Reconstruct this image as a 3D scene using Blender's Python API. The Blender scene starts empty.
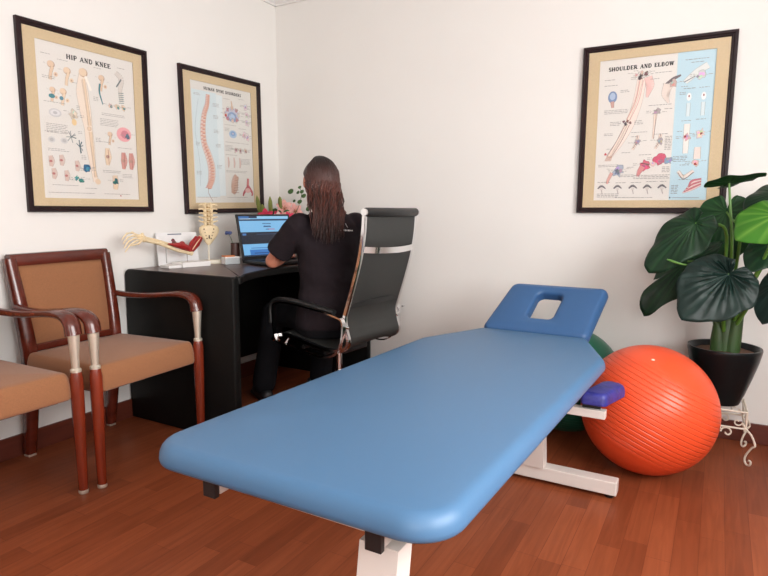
import bpy, bmesh, math, random
from mathutils import Vector, Matrix, noise
random.seed(7)
PI = math.pi
sc = bpy.context.scene
COL = sc.collection
def V(*a): return Vector(a)

# ------------------------------------------------------------------ materials
def mat(name, color, rough=0.5, metal=0.0, coat=0.0, spec=0.5, var=0.0, vscale=8.0, bump=0.0, bscale=60.0,
        sheen=0.0, subsurf=0.0, stretch=(1, 1, 1), trans=0.0, alpha=1.0, coat_rough=0.08):
    m = bpy.data.materials.new(name); m.use_nodes = True
    nt = m.node_tree; b = nt.nodes['Principled BSDF']
    b.inputs['Base Color'].default_value = (*color, 1)
    b.inputs['Roughness'].default_value = rough
    b.inputs['Metallic'].default_value = metal
    b.inputs['Coat Weight'].default_value = coat
    b.inputs['Coat Roughness'].default_value = coat_rough
    b.inputs['Specular IOR Level'].default_value = spec
    b.inputs['Sheen Weight'].default_value = sheen
    b.inputs['Transmission Weight'].default_value = trans
    b.inputs['Alpha'].default_value = alpha
    if subsurf:
        b.inputs['Subsurface Weight'].default_value = subsurf
        b.inputs['Subsurface Radius'].default_value = (0.02, 0.008, 0.004)
    tc = nt.nodes.new('ShaderNodeTexCoord'); mp = nt.nodes.new('ShaderNodeMapping')
    mp.inputs['Scale'].default_value = stretch
    nt.links.new(tc.outputs['Object'], mp.inputs['Vector'])
    if var > 0:
        n = nt.nodes.new('ShaderNodeTexNoise'); n.inputs['Scale'].default_value = vscale; n.inputs['Detail'].default_value = 5
        nt.links.new(mp.outputs[0], n.inputs['Vector'])
        r = nt.nodes.new('ShaderNodeValToRGB')
        r.color_ramp.elements[0].position = 0.3; r.color_ramp.elements[1].position = 0.7
        r.color_ramp.elements[0].color = (*[c * (1 - var) for c in color], 1)
        r.color_ramp.elements[1].color = (*[min(1, c * (1 + var)) for c in color], 1)
        nt.links.new(n.outputs['Fac'], r.inputs['Fac']); nt.links.new(r.outputs['Color'], b.inputs['Base Color'])
    if bump > 0:
        n2 = nt.nodes.new('ShaderNodeTexNoise'); n2.inputs['Scale'].default_value = bscale; n2.inputs['Detail'].default_value = 3
        nt.links.new(mp.outputs[0], n2.inputs['Vector'])
        bp = nt.nodes.new('ShaderNodeBump'); bp.inputs['Strength'].default_value = bump; bp.inputs['Distance'].default_value = 0.003
        nt.links.new(n2.outputs['Fac'], bp.inputs['Height']); nt.links.new(bp.outputs[0], b.inputs['Normal'])
    return m

def srgb(r, g, b):
    f = lambda c: (c / 255 / 12.92) if c / 255 <= 0.04045 else ((c / 255 + 0.055) / 1.055) ** 2.4
    return (f(r), f(g), f(b))

def floor_material():
    m = bpy.data.materials.new('parquet'); m.use_nodes = True
    nt = m.node_tree; b = nt.nodes['Principled BSDF']; L = nt.links.new
    tc = nt.nodes.new('ShaderNodeTexCoord')
    mp = nt.nodes.new('ShaderNodeMapping'); mp.inputs['Rotation'].default_value = (0, 0, PI / 2)
    L(tc.outputs['Object'], mp.inputs['Vector'])
    br = nt.nodes.new('ShaderNodeTexBrick')
    br.offset = 0.37; br.offset_frequency = 2; br.squash = 0.83; br.squash_frequency = 3
    br.inputs['Scale'].default_value = 1.0
    br.inputs['Brick Width'].default_value = 0.47; br.inputs['Row Height'].default_value = 0.072
    br.inputs['Mortar Size'].default_value = 0.0009; br.inputs['Mortar Smooth'].default_value = 0.4
    br.inputs['Color1'].default_value = (*srgb(126, 64, 39), 1)
    br.inputs['Color2'].default_value = (*srgb(150, 80, 50), 1)
    br.inputs['Mortar'].default_value = (*srgb(112, 54, 34), 1)
    br.inputs['Bias'].default_value = 0.05
    L(mp.outputs[0], br.inputs['Vector'])
    mp2 = nt.nodes.new('ShaderNodeMapping'); mp2.inputs['Scale'].default_value = (26, 1.7, 1)
    L(tc.outputs['Object'], mp2.inputs['Vector'])
    n = nt.nodes.new('ShaderNodeTexNoise'); n.inputs['Scale'].default_value = 1.6; n.inputs['Detail'].default_value = 7
    n.inputs['Distortion'].default_value = 1.2
    L(mp2.outputs[0], n.inputs['Vector'])
    r = nt.nodes.new('ShaderNodeValToRGB')
    r.color_ramp.elements[0].position = 0.3; r.color_ramp.elements[0].color = (0.66, 0.60, 0.56, 1)
    r.color_ramp.elements[1].position = 0.68; r.color_ramp.elements[1].color = (1.12, 1.12, 1.12, 1)
    L(n.outputs['Fac'], r.inputs['Fac'])
    mx = nt.nodes.new('ShaderNodeMix'); mx.data_type = 'RGBA'; mx.blend_type = 'MULTIPLY'
    mx.inputs['Factor'].default_value = 0.55
    L(br.outputs['Color'], mx.inputs['A']); L(r.outputs['Color'], mx.inputs['B'])
    L(mx.outputs['Result'], b.inputs['Base Color'])
    b.inputs['Roughness'].default_value = 0.34
    b.inputs['Specular IOR Level'].default_value = 0.105
    bp = nt.nodes.new('ShaderNodeBump'); bp.inputs['Strength'].default_value = 0.15; bp.inputs['Distance'].default_value = 0.001
    L(br.outputs['Fac'], bp.inputs['Height']); bp.invert = True
    L(bp.outputs[0], b.inputs['Normal'])
    return m

def print_material(name='print', rough=0.5):
    m = bpy.data.materials.new(name); m.use_nodes = True
    nt = m.node_tree; b = nt.nodes['Principled BSDF']
    a = nt.nodes.new('ShaderNodeVertexColor'); a.layer_name = 'Col'
    nt.links.new(a.outputs['Color'], b.inputs['Base Color']); b.inputs['Roughness'].default_value = rough
    return m

def glass_material(name, tint=(1, 1, 1), refl=0.06):
    m = bpy.data.materials.new(name); m.use_nodes = True
    nt = m.node_tree
    for n in list(nt.nodes): nt.nodes.remove(n)
    o = nt.nodes.new('ShaderNodeOutputMaterial'); t = nt.nodes.new('ShaderNodeBsdfTransparent')
    g = nt.nodes.new('ShaderNodeBsdfGlossy'); g.inputs['Roughness'].default_value = 0.03
    t.inputs['Color'].default_value = (*tint, 1)
    f = nt.nodes.new('ShaderNodeFresnel'); f.inputs['IOR'].default_value = 1.45
    mx = nt.nodes.new('ShaderNodeMixShader')
    ge = nt.nodes.new('ShaderNodeNewGeometry'); iv = nt.nodes.new('ShaderNodeMath'); iv.operation = 'SUBTRACT'; iv.inputs[0].default_value = 1.0
    nt.links.new(ge.outputs['Backfacing'], iv.inputs[1]); ml = nt.nodes.new('ShaderNodeMath'); ml.operation = 'MULTIPLY'
    nt.links.new(f.outputs[0], ml.inputs[0]); nt.links.new(iv.outputs[0], ml.inputs[1])
    nt.links.new(ml.outputs[0], mx.inputs[0]); nt.links.new(t.outputs[0], mx.inputs[1]); nt.links.new(g.outputs[0], mx.inputs[2])
    nt.links.new(mx.outputs[0], o.inputs['Surface'])
    return m

def mesh_fabric_material():
    """fine net: dark threads with a little see-through"""
    m = bpy.data.materials.new('net_fabric'); m.use_nodes = True
    nt = m.node_tree; b = nt.nodes['Principled BSDF']
    b.inputs['Base Color'].default_value = (0.035, 0.036, 0.034, 1); b.inputs['Roughness'].default_value = 0.55
    b.inputs['Alpha'].default_value = 0.86
    return m

def ball_material(name, color, groove_scale, bump=0.6):
    m = bpy.data.materials.new(name); m.use_nodes = True
    nt = m.node_tree; b = nt.nodes['Principled BSDF']; L = nt.links.new
    b.inputs['Base Color'].default_value = (*color, 1); b.inputs['Roughness'].default_value = 0.36
    b.inputs['Subsurface Weight'].default_value = 0.05; b.inputs['Subsurface Radius'].default_value = (0.02, 0.01, 0.005)
    tc = nt.nodes.new('ShaderNodeTexCoord'); sp = nt.nodes.new('ShaderNodeSeparateXYZ')
    L(tc.outputs['Object'], sp.inputs[0])
    mu = nt.nodes.new('ShaderNodeMath'); mu.operation = 'MULTIPLY'; mu.inputs[1].default_value = groove_scale
    L(sp.outputs['Z'], mu.inputs[0])
    fr = nt.nodes.new('ShaderNodeMath'); fr.operation = 'FRACT'; L(mu.outputs[0], fr.inputs[0])
    rp = nt.nodes.new('ShaderNodeValToRGB')
    e = rp.color_ramp.elements; e[0].position = 0.0; e[0].color = (0, 0, 0, 1); e[1].position = 0.16; e[1].color = (1, 1, 1, 1)
    k = rp.color_ramp.elements.new(0.86); k.color = (1, 1, 1, 1); k = rp.color_ramp.elements.new(1.0); k.color = (0, 0, 0, 1)
    L(fr.outputs[0], rp.inputs['Fac'])
    ab = nt.nodes.new('ShaderNodeMath'); ab.operation = 'ABSOLUTE'; L(sp.outputs['Z'], ab.inputs[0])
    lt = nt.nodes.new('ShaderNodeMath'); lt.operation = 'LESS_THAN'; lt.inputs[1].default_value = 0.165; L(ab.outputs[0], lt.inputs[0])
    mm = nt.nodes.new('ShaderNodeMath'); mm.operation = 'MULTIPLY'; mm.inputs[1].default_value = bump; L(lt.outputs[0], mm.inputs[0])
    bp = nt.nodes.new('ShaderNodeBump'); bp.inputs['Distance'].default_value = 0.004
    L(mm.outputs[0], bp.inputs['Strength']); L(rp.outputs['Color'], bp.inputs['Height']); L(bp.outputs[0], b.inputs['Normal'])
    return m

def leaf_material(name, dark, light, trans=0.15, rough=0.33):
    m = bpy.data.materials.new(name); m.use_nodes = True
    nt = m.node_tree; b = nt.nodes['Principled BSDF']; L = nt.links.new
    a = nt.nodes.new('ShaderNodeVertexColor'); a.layer_name = 'Col'
    mx = nt.nodes.new('ShaderNodeMix'); mx.data_type = 'RGBA'
    mx.inputs['A'].default_value = (*dark, 1); mx.inputs['B'].default_value = (*light, 1)
    L(a.outputs['Color'], mx.inputs['Factor']); L(mx.outputs['Result'], b.inputs['Base Color'])
    b.inputs['Roughness'].default_value = rough; b.inputs['Specular IOR Level'].default_value = 0.3
    tr = nt.nodes.new('ShaderNodeBsdfTranslucent'); L(mx.outputs['Result'], tr.inputs['Color'])
    ms = nt.nodes.new('ShaderNodeMixShader'); ms.inputs[0].default_value = trans
    o = nt.nodes['Material Output']
    L(b.outputs[0], ms.inputs[1]); L(tr.outputs[0], ms.inputs[2]); L(ms.outputs[0], o.inputs['Surface'])
    return m

def hair_material():
    m = bpy.data.materials.new('hair'); m.use_nodes = True
    nt = m.node_tree; b = nt.nodes['Principled BSDF']; L = nt.links.new
    a = nt.nodes.new('ShaderNodeVertexColor'); a.layer_name = 'Col'
    L(a.outputs['Color'], b.inputs['Base Color']); b.inputs['Roughness'].default_value = 0.42
    b.inputs['Specular IOR Level'].default_value = 0.4
    return m

def emit_material(name):
    m = bpy.data.materials.new(name); m.use_nodes = True
    nt = m.node_tree; b = nt.nodes['Principled BSDF']; L = nt.links.new
    a = nt.nodes.new('ShaderNodeVertexColor'); a.layer_name = 'Col'
    b.inputs['Base Color'].default_value = (0.01, 0.01, 0.01, 1); b.inputs['Roughness'].default_value = 0.25
    L(a.outputs['Color'], b.inputs['Emission Color']); b.inputs['Emission Strength'].default_value = SCREEN
    return m
SCREEN = 0.62

M = {}
M['wall'] = mat('wall_paint', (0.80, 0.785, 0.755), rough=0.75, var=0.012, vscale=2.5, bump=0.06, bscale=25)
M['ceiling'] = mat('ceiling_paint', (0.80, 0.78, 0.76), rough=0.85)
M['trim'] = mat('white_trim', (0.78, 0.76, 0.74), rough=0.5)
M['floor'] = floor_material()
M['skirting'] = mat('skirting_wood', srgb(92, 42, 30), rough=0.38, var=0.15, vscale=4, stretch=(1, 1, 12))
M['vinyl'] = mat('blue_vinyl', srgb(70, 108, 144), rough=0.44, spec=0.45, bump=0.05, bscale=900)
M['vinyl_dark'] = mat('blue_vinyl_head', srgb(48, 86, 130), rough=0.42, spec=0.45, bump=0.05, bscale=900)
M['white_metal'] = mat('white_enamel', srgb(214, 206, 200), rough=0.35)
M['black_plastic'] = mat('black_plastic', (0.012, 0.012, 0.013), rough=0.4)
M['purple_cloth'] = mat('purple_cover', srgb(48, 50, 130), rough=0.42, var=0.35, vscale=30, bump=0.5, bscale=60)
M['desk'] = mat('black_laminate', (0.005, 0.0048, 0.0045), rough=0.5, spec=0.16, var=0.1)
M['desk_top'] = mat('dark_desk_top', srgb(84, 62, 58), rough=0.3, var=0.25, vscale=3, stretch=(8, 1, 1))
M['mahogany'] = mat('mahogany', srgb(118, 42, 22), rough=0.25, coat=0.35, var=0.28, vscale=5, stretch=(6, 6, 0.8), coat_rough=0.15)
M['mahogany_dark'] = mat('mahogany_dark', srgb(88, 32, 20), rough=0.25, coat=0.35, var=0.28, vscale=5, stretch=(1.2, 6, 5), coat_rough=0.15)
M['tan'] = mat('tan_fabric', srgb(146, 97, 63), rough=0.9, var=0.10, vscale=240, bump=0.35, bscale=420, sheen=0.15)
M['silver'] = mat('satin_silver', srgb(222, 214, 198), rough=0.38, metal=0.7)
M['chrome'] = mat('chrome', (0.85, 0.85, 0.86), rough=0.09, metal=1.0)
M['net'] = mesh_fabric_material()
M['black_leather'] = mat('black_leather', (0.012, 0.012, 0.012), rough=0.42, bump=0.2, bscale=300)
M['frame'] = mat('dark_frame', srgb(34, 17, 21), rough=0.38, spec=0.3, var=0.25, vscale=6)
M['mat_board'] = mat('beige_mat', srgb(208, 186, 150), rough=0.9, var=0.05, vscale=120, bump=0.1, bscale=500)
M['print'] = print_material('chart_print')
M['glass'] = glass_material('picture_glass')
M['bone'] = mat('bone_plastic', srgb(224, 204, 166), rough=0.5, var=0.12, vscale=40)
M['muscle'] = mat('muscle_red', srgb(150, 30, 30), rough=0.4, var=0.2, vscale=60, stretch=(1, 1, 1))
M['cartilage'] = mat('disc_amber', srgb(170, 130, 60), rough=0.5)
M['ivory'] = mat('ivory_plastic', srgb(226, 218, 200), rough=0.45)
M['white_paper'] = mat('white_card', srgb(232, 230, 228), rough=0.6)
M['orange_card'] = mat('orange_card', srgb(196, 120, 70), rough=0.6)
M['clear'] = glass_material('clear_plastic', tint=(0.90, 0.92, 0.93))
M['skin'] = mat('skin', srgb(196, 128, 104), rough=0.5, subsurf=0.15, var=0.06, vscale=20)
M['shirt'] = mat('dark_shirt', srgb(34, 27, 31), rough=0.9, spec=0.2, var=0.08, vscale=30, bump=0.15, bscale=500)
M['trousers'] = mat('dark_trousers', srgb(18, 18, 22), rough=0.9, spec=0.2)
M['shoe'] = mat('black_shoe', (0.012, 0.012, 0.014), rough=0.5)
M['hair'] = hair_material()
M['screen'] = emit_material('screen')
M['orange_ball'] = ball_material('orange_ball', srgb(226, 80, 42), 54, 0.65)
M['green_ball'] = ball_material('green_ball', srgb(16, 92, 70), 54)
M['pot'] = mat('black_ceramic', (0.005, 0.007, 0.008), rough=0.28, spec=0.25)
M['soil'] = mat('soil', srgb(96, 66, 48), rough=0.95, var=0.4, vscale=60, bump=0.9, bscale=80)
M['iron'] = mat('cream_iron', srgb(222, 212, 196), rough=0.42)
M['leaf_dark'] = leaf_material('leaf_dark', srgb(16, 44, 26), srgb(34, 72, 38), 0.08, 0.44)
M['leaf_deep'] = leaf_material('leaf_deep', srgb(16, 34, 30), srgb(30, 52, 46), 0.04, 0.46)
M['leaf_bright'] = leaf_material('leaf_bright', srgb(62, 124, 36), srgb(120, 168, 70), 0.3, 0.45)
M['leaf_mid'] = leaf_material('leaf_mid', srgb(20, 60, 28), srgb(44, 92, 44), 0.12, 0.44)
M['stem'] = mat('plant_stem', srgb(84, 130, 50), rough=0.45, var=0.2, vscale=10)
M['sheath'] = mat('plant_sheath', srgb(48, 74, 34), rough=0.5, var=0.3, vscale=14, stretch=(3, 3, 0.5))
M['petal_pink'] = mat('petal_pink', srgb(236, 176, 168), rough=0.6, var=0.12, vscale=40)
M['petal_red'] = mat('petal_red', srgb(222, 52, 92), rough=0.55, var=0.25, vscale=40)
M['petal_white'] = mat('petal_white', srgb(236, 214, 212), rough=0.6)
M['flower_blue'] = mat('flower_blue', srgb(78, 92, 140), rough=0.6)
M['green_small'] = mat('small_foliage', srgb(58, 92, 42), rough=0.5, var=0.25, vscale=30)
M['bud'] = mat('lily_bud', srgb(120, 130, 60), rough=0.5, var=0.25, vscale=20)
M['brown_cup'] = mat('brown_cup', srgb(64, 34, 28), rough=0.4)
M['vase'] = mat('dark_vase', srgb(40, 48, 44), rough=0.3)
M['steel'] = mat('dull_steel', (0.35, 0.34, 0.33), rough=0.35, metal=1.0)

# ------------------------------------------------------------------ object helpers
def tag(o, label=None, cat=None, group=None, kind=None):
    if label: o['label'] = label
    if cat: o['category'] = cat
    if group: o['group'] = group
    if kind: o['kind'] = kind
    return o

def empty(name, loc=(0, 0, 0), rz=0.0, rot=None):
    o = bpy.data.objects.new(name, None); COL.objects.link(o)
    o.location = loc; o.rotation_euler = rot if rot else (0, 0, rz)
    o.empty_display_size = 0.05
    return o

def frames_along(pts):
    """parallel-transport frames for a polyline"""
    n = len(pts); T = []
    for i in range(n):
        a = pts[max(0, i - 1)]; b = pts[min(n - 1, i + 1)]
        t = (b - a); t = t.normalized() if t.length > 1e-9 else V(0, 0, 1)
        T.append(t)
    up = V(0, 0, 1) if abs(T[0].z) < 0.9 else V(1, 0, 0)
    s = T[0].cross(up).normalized(); out = []
    for i in range(n):
        s = (s - T[i] * s.dot(T[i]))
        s = s.normalized() if s.length > 1e-9 else T[i].orthogonal().normalized()
        out.append((T[i], s, T[i].cross(s)))
    return out

def spline(pts, n=8, closed=False):
    """Catmull-Rom through pts"""
    P = [Vector(p) for p in pts]; out = []
    m = len(P)
    for i in range(m if closed else m - 1):
        if closed: p0, p1, p2, p3 = P[(i - 1) % m], P[i], P[(i + 1) % m], P[(i + 2) % m]
        else:
            p1, p2 = P[i], P[i + 1]
            p0 = P[i - 1] if i > 0 else p1 * 2 - p2
            p3 = P[i + 2] if i + 2 < m else p2 * 2 - p1
        for k in range(n):
            t = k / n
            out.append(0.5 * ((2 * p1) + (p2 - p0) * t + (2 * p0 - 5 * p1 + 4 * p2 - p3) * t * t + (3 * p1 - p0 - 3 * p2 + p3) * t ** 3))
    if not closed: out.append(P[-1].copy())
    return out

class MB:
    def __init__(s):
        s.bm = bmesh.new(); s.col = s.bm.loops.layers.float_color.new('Col'); s.usecol = False
    def face(s, vs, color=None, mi=0):
        try: f = s.bm.faces.new(vs)
        except ValueError: return None
        f.material_index = mi
        if color is not None:
            s.usecol = True
            for l in f.loops: l[s.col] = (*color, 1)
        return f
    def ring(s, pts): return [s.bm.verts.new(p) for p in pts]
    def skin(s, rings, closed=True, cap0=True, cap1=True, color=None, mi=0, colors=None):
        for k in range(len(rings) - 1):
            a, b = rings[k], rings[k + 1]; n = len(a)
            c = colors[k] if colors else color
            for i in range(n if closed else n - 1):
                j = (i + 1) % n
                s.face([a[i], a[j], b[j], b[i]], c, mi)
        if closed and cap0: s.face(list(reversed(rings[0])), colors[0] if colors else color, mi)
        if closed and cap1: s.face(rings[-1], colors[-1] if colors else color, mi)
        return s
    def box(s, c, size, rot=None, bev=0.0, mi=0, color=None):
        c = Vector(c); hx, hy, hz = size[0] / 2, size[1] / 2, size[2] / 2
        R = rot.to_matrix() if rot is not None and hasattr(rot, 'to_matrix') else (rot or Matrix.Identity(3))
        if bev <= 0:
            v = [s.bm.verts.new(c + R @ V(x, y, z)) for x in (-hx, hx) for y in (-hy, hy) for z in (-hz, hz)]
            for q in ((0, 1, 3, 2), (4, 6, 7, 5), (0, 4, 5, 1), (2, 3, 7, 6), (0, 2, 6, 4), (1, 5, 7, 3)):
                s.face([v[i] for i in q], color, mi)
        else:
            b = min(bev, hx * .99, hy * .99, hz * .99)
            t = bmesh.new(); bmesh.ops.create_cube(t, size=1)
            for w in t.verts: w.co = V(w.co.x * 2 * hx, w.co.y * 2 * hy, w.co.z * 2 * hz)
            bmesh.ops.bevel(t, geom=t.edges[:], offset=b, segments=3, profile=0.6, affect='EDGES', clamp_overlap=True)
            mp = {w: s.bm.verts.new(c + R @ w.co) for w in t.verts}
            for f in t.faces: s.face([mp[w] for w in f.verts], color, mi)
            t.free()
        return s
    def tube(s, pts, r, n=10, caps=True, color=None, colors=None, mi=0, flat=None):
        P = [Vector(p) for p in pts]; rr = r if isinstance(r, (list, tuple)) else [r] * len(P)
        rings = []
        for k, (T, a, b) in enumerate(frames_along(P)):
            fl = flat if flat else 1.0
            rings.append(s.ring([P[k] + (a * math.cos(2 * PI * i / n) + b * math.sin(2 * PI * i / n) * fl) * rr[k] for i in range(n)]))
        return s.skin(rings, True, caps, caps, color, mi, colors)
    def oriented(s, pts, prof, upv=V(0, 0, 1), color=None, mi=0):
        """sweep a closed 2D profile (u sideways, v up) along pts with a fixed up"""
        P = [Vector(p) for p in pts]; rings = []
        for k, (T, a, b) in enumerate(frames_along(P)):
            sd = T.cross(upv)
            sd = sd.normalized() if sd.length > 1e-6 else a
            w = sd.cross(T).normalized()
            pr = prof(k / (len(P) - 1)) if callable(prof) else prof
            rings.append(s.ring([P[k] + sd * x + w * y for x, y in pr]))
        return s.skin(rings, True, True, True, color, mi)
    def lathe(s, prof, c=(0, 0, 0), n=32, color=None, mi=0, axis=None, sx=1, sy=1):
        c = Vector(c); R = axis if axis is not None else Matrix.Identity(3); rings = []
        for r, z in prof:
            rings.append(s.ring([c + R @ V(r * sx * math.cos(2 * PI * i / n), r * sy * math.sin(2 * PI * i / n), z) for i in range(n)]))
        return s.skin(rings, True, prof[0][0] > 1e-5, prof[-1][0] > 1e-5, color, mi)
    def ball(s, c, r, n=16, m=10, rot=None, color=None, mi=0):
        c = Vector(c); r = r if isinstance(r, (tuple, list)) else (r, r, r); R = rot if rot is not None else Matrix.Identity(3)
        top = s.bm.verts.new(c + R @ V(0, 0, r[2])); bot = s.bm.verts.new(c + R @ V(0, 0, -r[2])); rings = []
        for k in range(1, m):
            th = PI * k / m
            rings.append(s.ring([c + R @ V(r[0] * math.sin(th) * math.cos(2 * PI * i / n), r[1] * math.sin(th) * math.sin(2 * PI * i / n), r[2] * math.cos(th)) for i in range(n)]))
        s.skin(rings[::-1], True, False, False, color, mi)
        for i in range(n):
            j = (i + 1) % n
            s.face([top, rings[0][i], rings[0][j]], color, mi); s.face([bot, rings[-1][j], rings[-1][i]], color, mi)
        return s
    def build(s, name, m, parent=None, smooth=True, angle=40, loc=None):
        me = bpy.data.meshes.new(name)
        bmesh.ops.recalc_face_normals(s.bm, faces=s.bm.faces[:]) if s.bm.faces else None
        if smooth:
            ca = math.radians(angle)
            for f in s.bm.faces: f.smooth = True
            for e in s.bm.edges:
                if len(e.link_faces) == 2 and e.calc_face_angle(0) > ca: e.smooth = False
        if not s.usecol: s.bm.loops.layers.float_color.remove(s.col)
        s.bm.to_mesh(me); s.bm.free()
        for k in (m if isinstance(m, (list, tuple)) else [m]): me.materials.append(k)
        o = bpy.data.objects.new(name, me); COL.objects.link(o)
        if parent is not None: o.parent = parent
        if loc: o.location = loc
        return o

def remesh(o, voxel, smooth=3):
    """voxel union of the overlapping pieces of o, applied to its mesh"""
    md = o.modifiers.new('r', 'REMESH'); md.mode = 'VOXEL'; md.voxel_size = voxel; md.use_smooth_shade = True
    if smooth:
        sm = o.modifiers.new('s', 'SMOOTH'); sm.factor = 0.5; sm.iterations = smooth
    bpy.context.view_layer.update()
    dg = bpy.context.evaluated_depsgraph_get(); ev = o.evaluated_get(dg)
    me = bpy.data.meshes.new_from_object(ev); old = o.data
    o.modifiers.clear(); o.data = me
    if not me.materials:
        for k in old.materials: me.materials.append(k)
    for f in me.polygons: f.use_smooth = True; 
    return o

def copy_tree(o, parent=None):
    c = o.copy(); COL.objects.link(c); c.parent = parent
    for ch in list(o.children): copy_tree(ch, c)
    return c

def offset_loop(pts, d):
    """move a ccw 2D loop inward by d along vertex normals"""
    n = len(pts); out = []
    for i in range(n):
        a, b = pts[i - 1], pts[(i + 1) % n]
        tx, ty = b[0] - a[0], b[1] - a[1]; L = math.hypot(tx, ty) or 1
        out.append((pts[i][0] - ty / L * d, pts[i][1] + tx / L * d))
    return out

def round_poly(corners, seg=10, edge=10):
    """corners: (x, y, radius) ccw -> dense rounded loop"""
    n = len(corners); arcs = []
    for i in range(n):
        p = V(corners[i][0], corners[i][1]); r = corners[i][2]
        a = V(corners[i - 1][0], corners[i - 1][1]); b = V(corners[(i + 1) % n][0], corners[(i + 1) % n][1])
        u = (a - p).normalized(); w = (b - p).normalized()
        ang = u.angle(w); d = r / math.tan(ang / 2)
        p0 = p + u * d; p1 = p + w * d; c = p + (u + w).normalized() * (r / math.sin(ang / 2))
        a0 = math.atan2(p0.y - c.y, p0.x - c.x); a1 = math.atan2(p1.y - c.y, p1.x - c.x)
        while a1 - a0 > PI: a1 -= 2 * PI
        while a1 - a0 < -PI: a1 += 2 * PI
        arcs.append([(c.x + r * math.cos(a0 + (a1 - a0) * k / seg), c.y + r * math.sin(a0 + (a1 - a0) * k / seg)) for k in range(seg + 1)])
    out = []
    for i in range(n):
        out += arcs[i]; q0 = arcs[i][-1]; q1 = arcs[(i + 1) % n][0]
        for k in range(1, edge): out.append((q0[0] + (q1[0] - q0[0]) * k / edge, q0[1] + (q1[1] - q0[1]) * k / edge))
    return out

# ------------------------------------------------------------------ the room
RX, RY, RZ = 3.75, -4.7, 2.40
def struct(o): o['kind'] = 'structure'; return o
struct(MB().box((RX / 2, RY / 2, -0.05), (RX + .3, -RY + .3, 0.1)).build('floor', M['floor'], smooth=False))
struct(MB().box((RX / 2, RY / 2, RZ + 0.05), (RX + .3, -RY + .3, 0.1)).build('ceiling', M['ceiling'], smooth=False))
struct(MB().box((-0.075, RY / 2, RZ / 2), (0.15, -RY + .3, RZ)).build('wall_left', M['wall'], smooth=False))
struct(MB().box((RX / 2, 0.075, RZ / 2), (RX, 0.15, RZ)).build('wall_back', M['wall'], smooth=False))

def wall_with_opening(name, along, at, a0, a1, o0, o1, z0, z1, thick=0.15):
    b = MB()
    def seg(s0, s1, q0, q1):
        if along == 'y': b.box((at, (s0 + s1) / 2, (q0 + q1) / 2), (thick, s1 - s0, q1 - q0))
        else: b.box(((s0 + s1) / 2, at, (q0 + q1) / 2), (s1 - s0, thick, q1 - q0))
    seg(a0, o0, 0, RZ); seg(o1, a1, 0, RZ); seg(o0, o1, 0, z0); seg(o0, o1, z1, RZ)
    return struct(b.build(name, M['wall'], smooth=False))
WIN_R = (-3.3, -1.35, 0.85, 2.15)       # window in the right wall: y0, y1, z0, z1
WIN_FILL = (2.72, 3.6, 0.85, 2.15)        # unseen window added behind the photographer for front light: x0, x1, z0, z1
wall_with_opening('wall_right', 'y', RX + .075, RY, 0, WIN_R[0], WIN_R[1], WIN_R[2], WIN_R[3])
wall_with_opening('wall_front', 'x', RY - .075, 0, RX, WIN_FILL[0], WIN_FILL[1], WIN_FILL[2], WIN_FILL[3])

def window(name, along, at, o0, o1, z0, z1):
    root = empty(name, (at, (o0 + o1) / 2, z0) if along == 'y' else ((o0 + o1) / 2, at, z0), PI / 2 if along == 'y' else 0)
    root['kind'] = 'structure'
    w, h = o1 - o0, z1 - z0; f = MB(); t = 0.045
    f.box((0, 0, t / 2), (w, .05, t)); f.box((0, 0, h - t / 2), (w, .05, t))
    f.box((-w / 2 + t / 2, 0, h / 2), (t, .05, h)); f.box((w / 2 - t / 2, 0, h / 2), (t, .05, h)); f.box((0, 0, h / 2), (t, .05, h))
    f.build('window_frame', M['trim'], root, smooth=False)
    g = MB(); g.box((0, 0, h / 2), (w - 2 * t, .006, h - 2 * t)); g.build('window_pane', M['glass'], root, smooth=False)
    return root
window('window_1', 'y', RX + .09, *WIN_R)
window('fill_window', 'x', RY - .09, *WIN_FILL)

def skirt(name, c, size):
    struct(MB().box(c, size, bev=0.004).build(name, M['skirting'], smooth=False))
BH = 0.0936
skirt('baseboard_left', (0.007, RY / 2, BH / 2), (0.014, -RY, BH))
skirt('baseboard_back', (RX / 2, -0.007, BH / 2), (RX - 0.03, 0.014, BH))
skirt('baseboard_right', (RX - .007, RY / 2, BH / 2), (0.014, -RY, BH))
# cornice
for nm, pts in (('trim_1', [V(0, 0, 0), V(0, RY, 0)]), ('trim_2', [V(0, 0, 0), V(RX, 0, 0)])):
    sx = 1 if nm == 'trim_1' else 0
    b = MB(); prof = [(0, 2.352), (0.012, 2.352), (0.012, 2.362), (0.03, 2.38), (0.045, 2.388), (0.045, 2.40), (0, 2.40)]
    rings = []
    for q in pts:
        rings.append(b.ring([V(q.x + (d if sx else 0), q.y - (0 if sx else d), z) for d, z in prof]))
    b.skin(rings); struct(b.build(nm, M['trim'], smooth=False))

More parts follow.
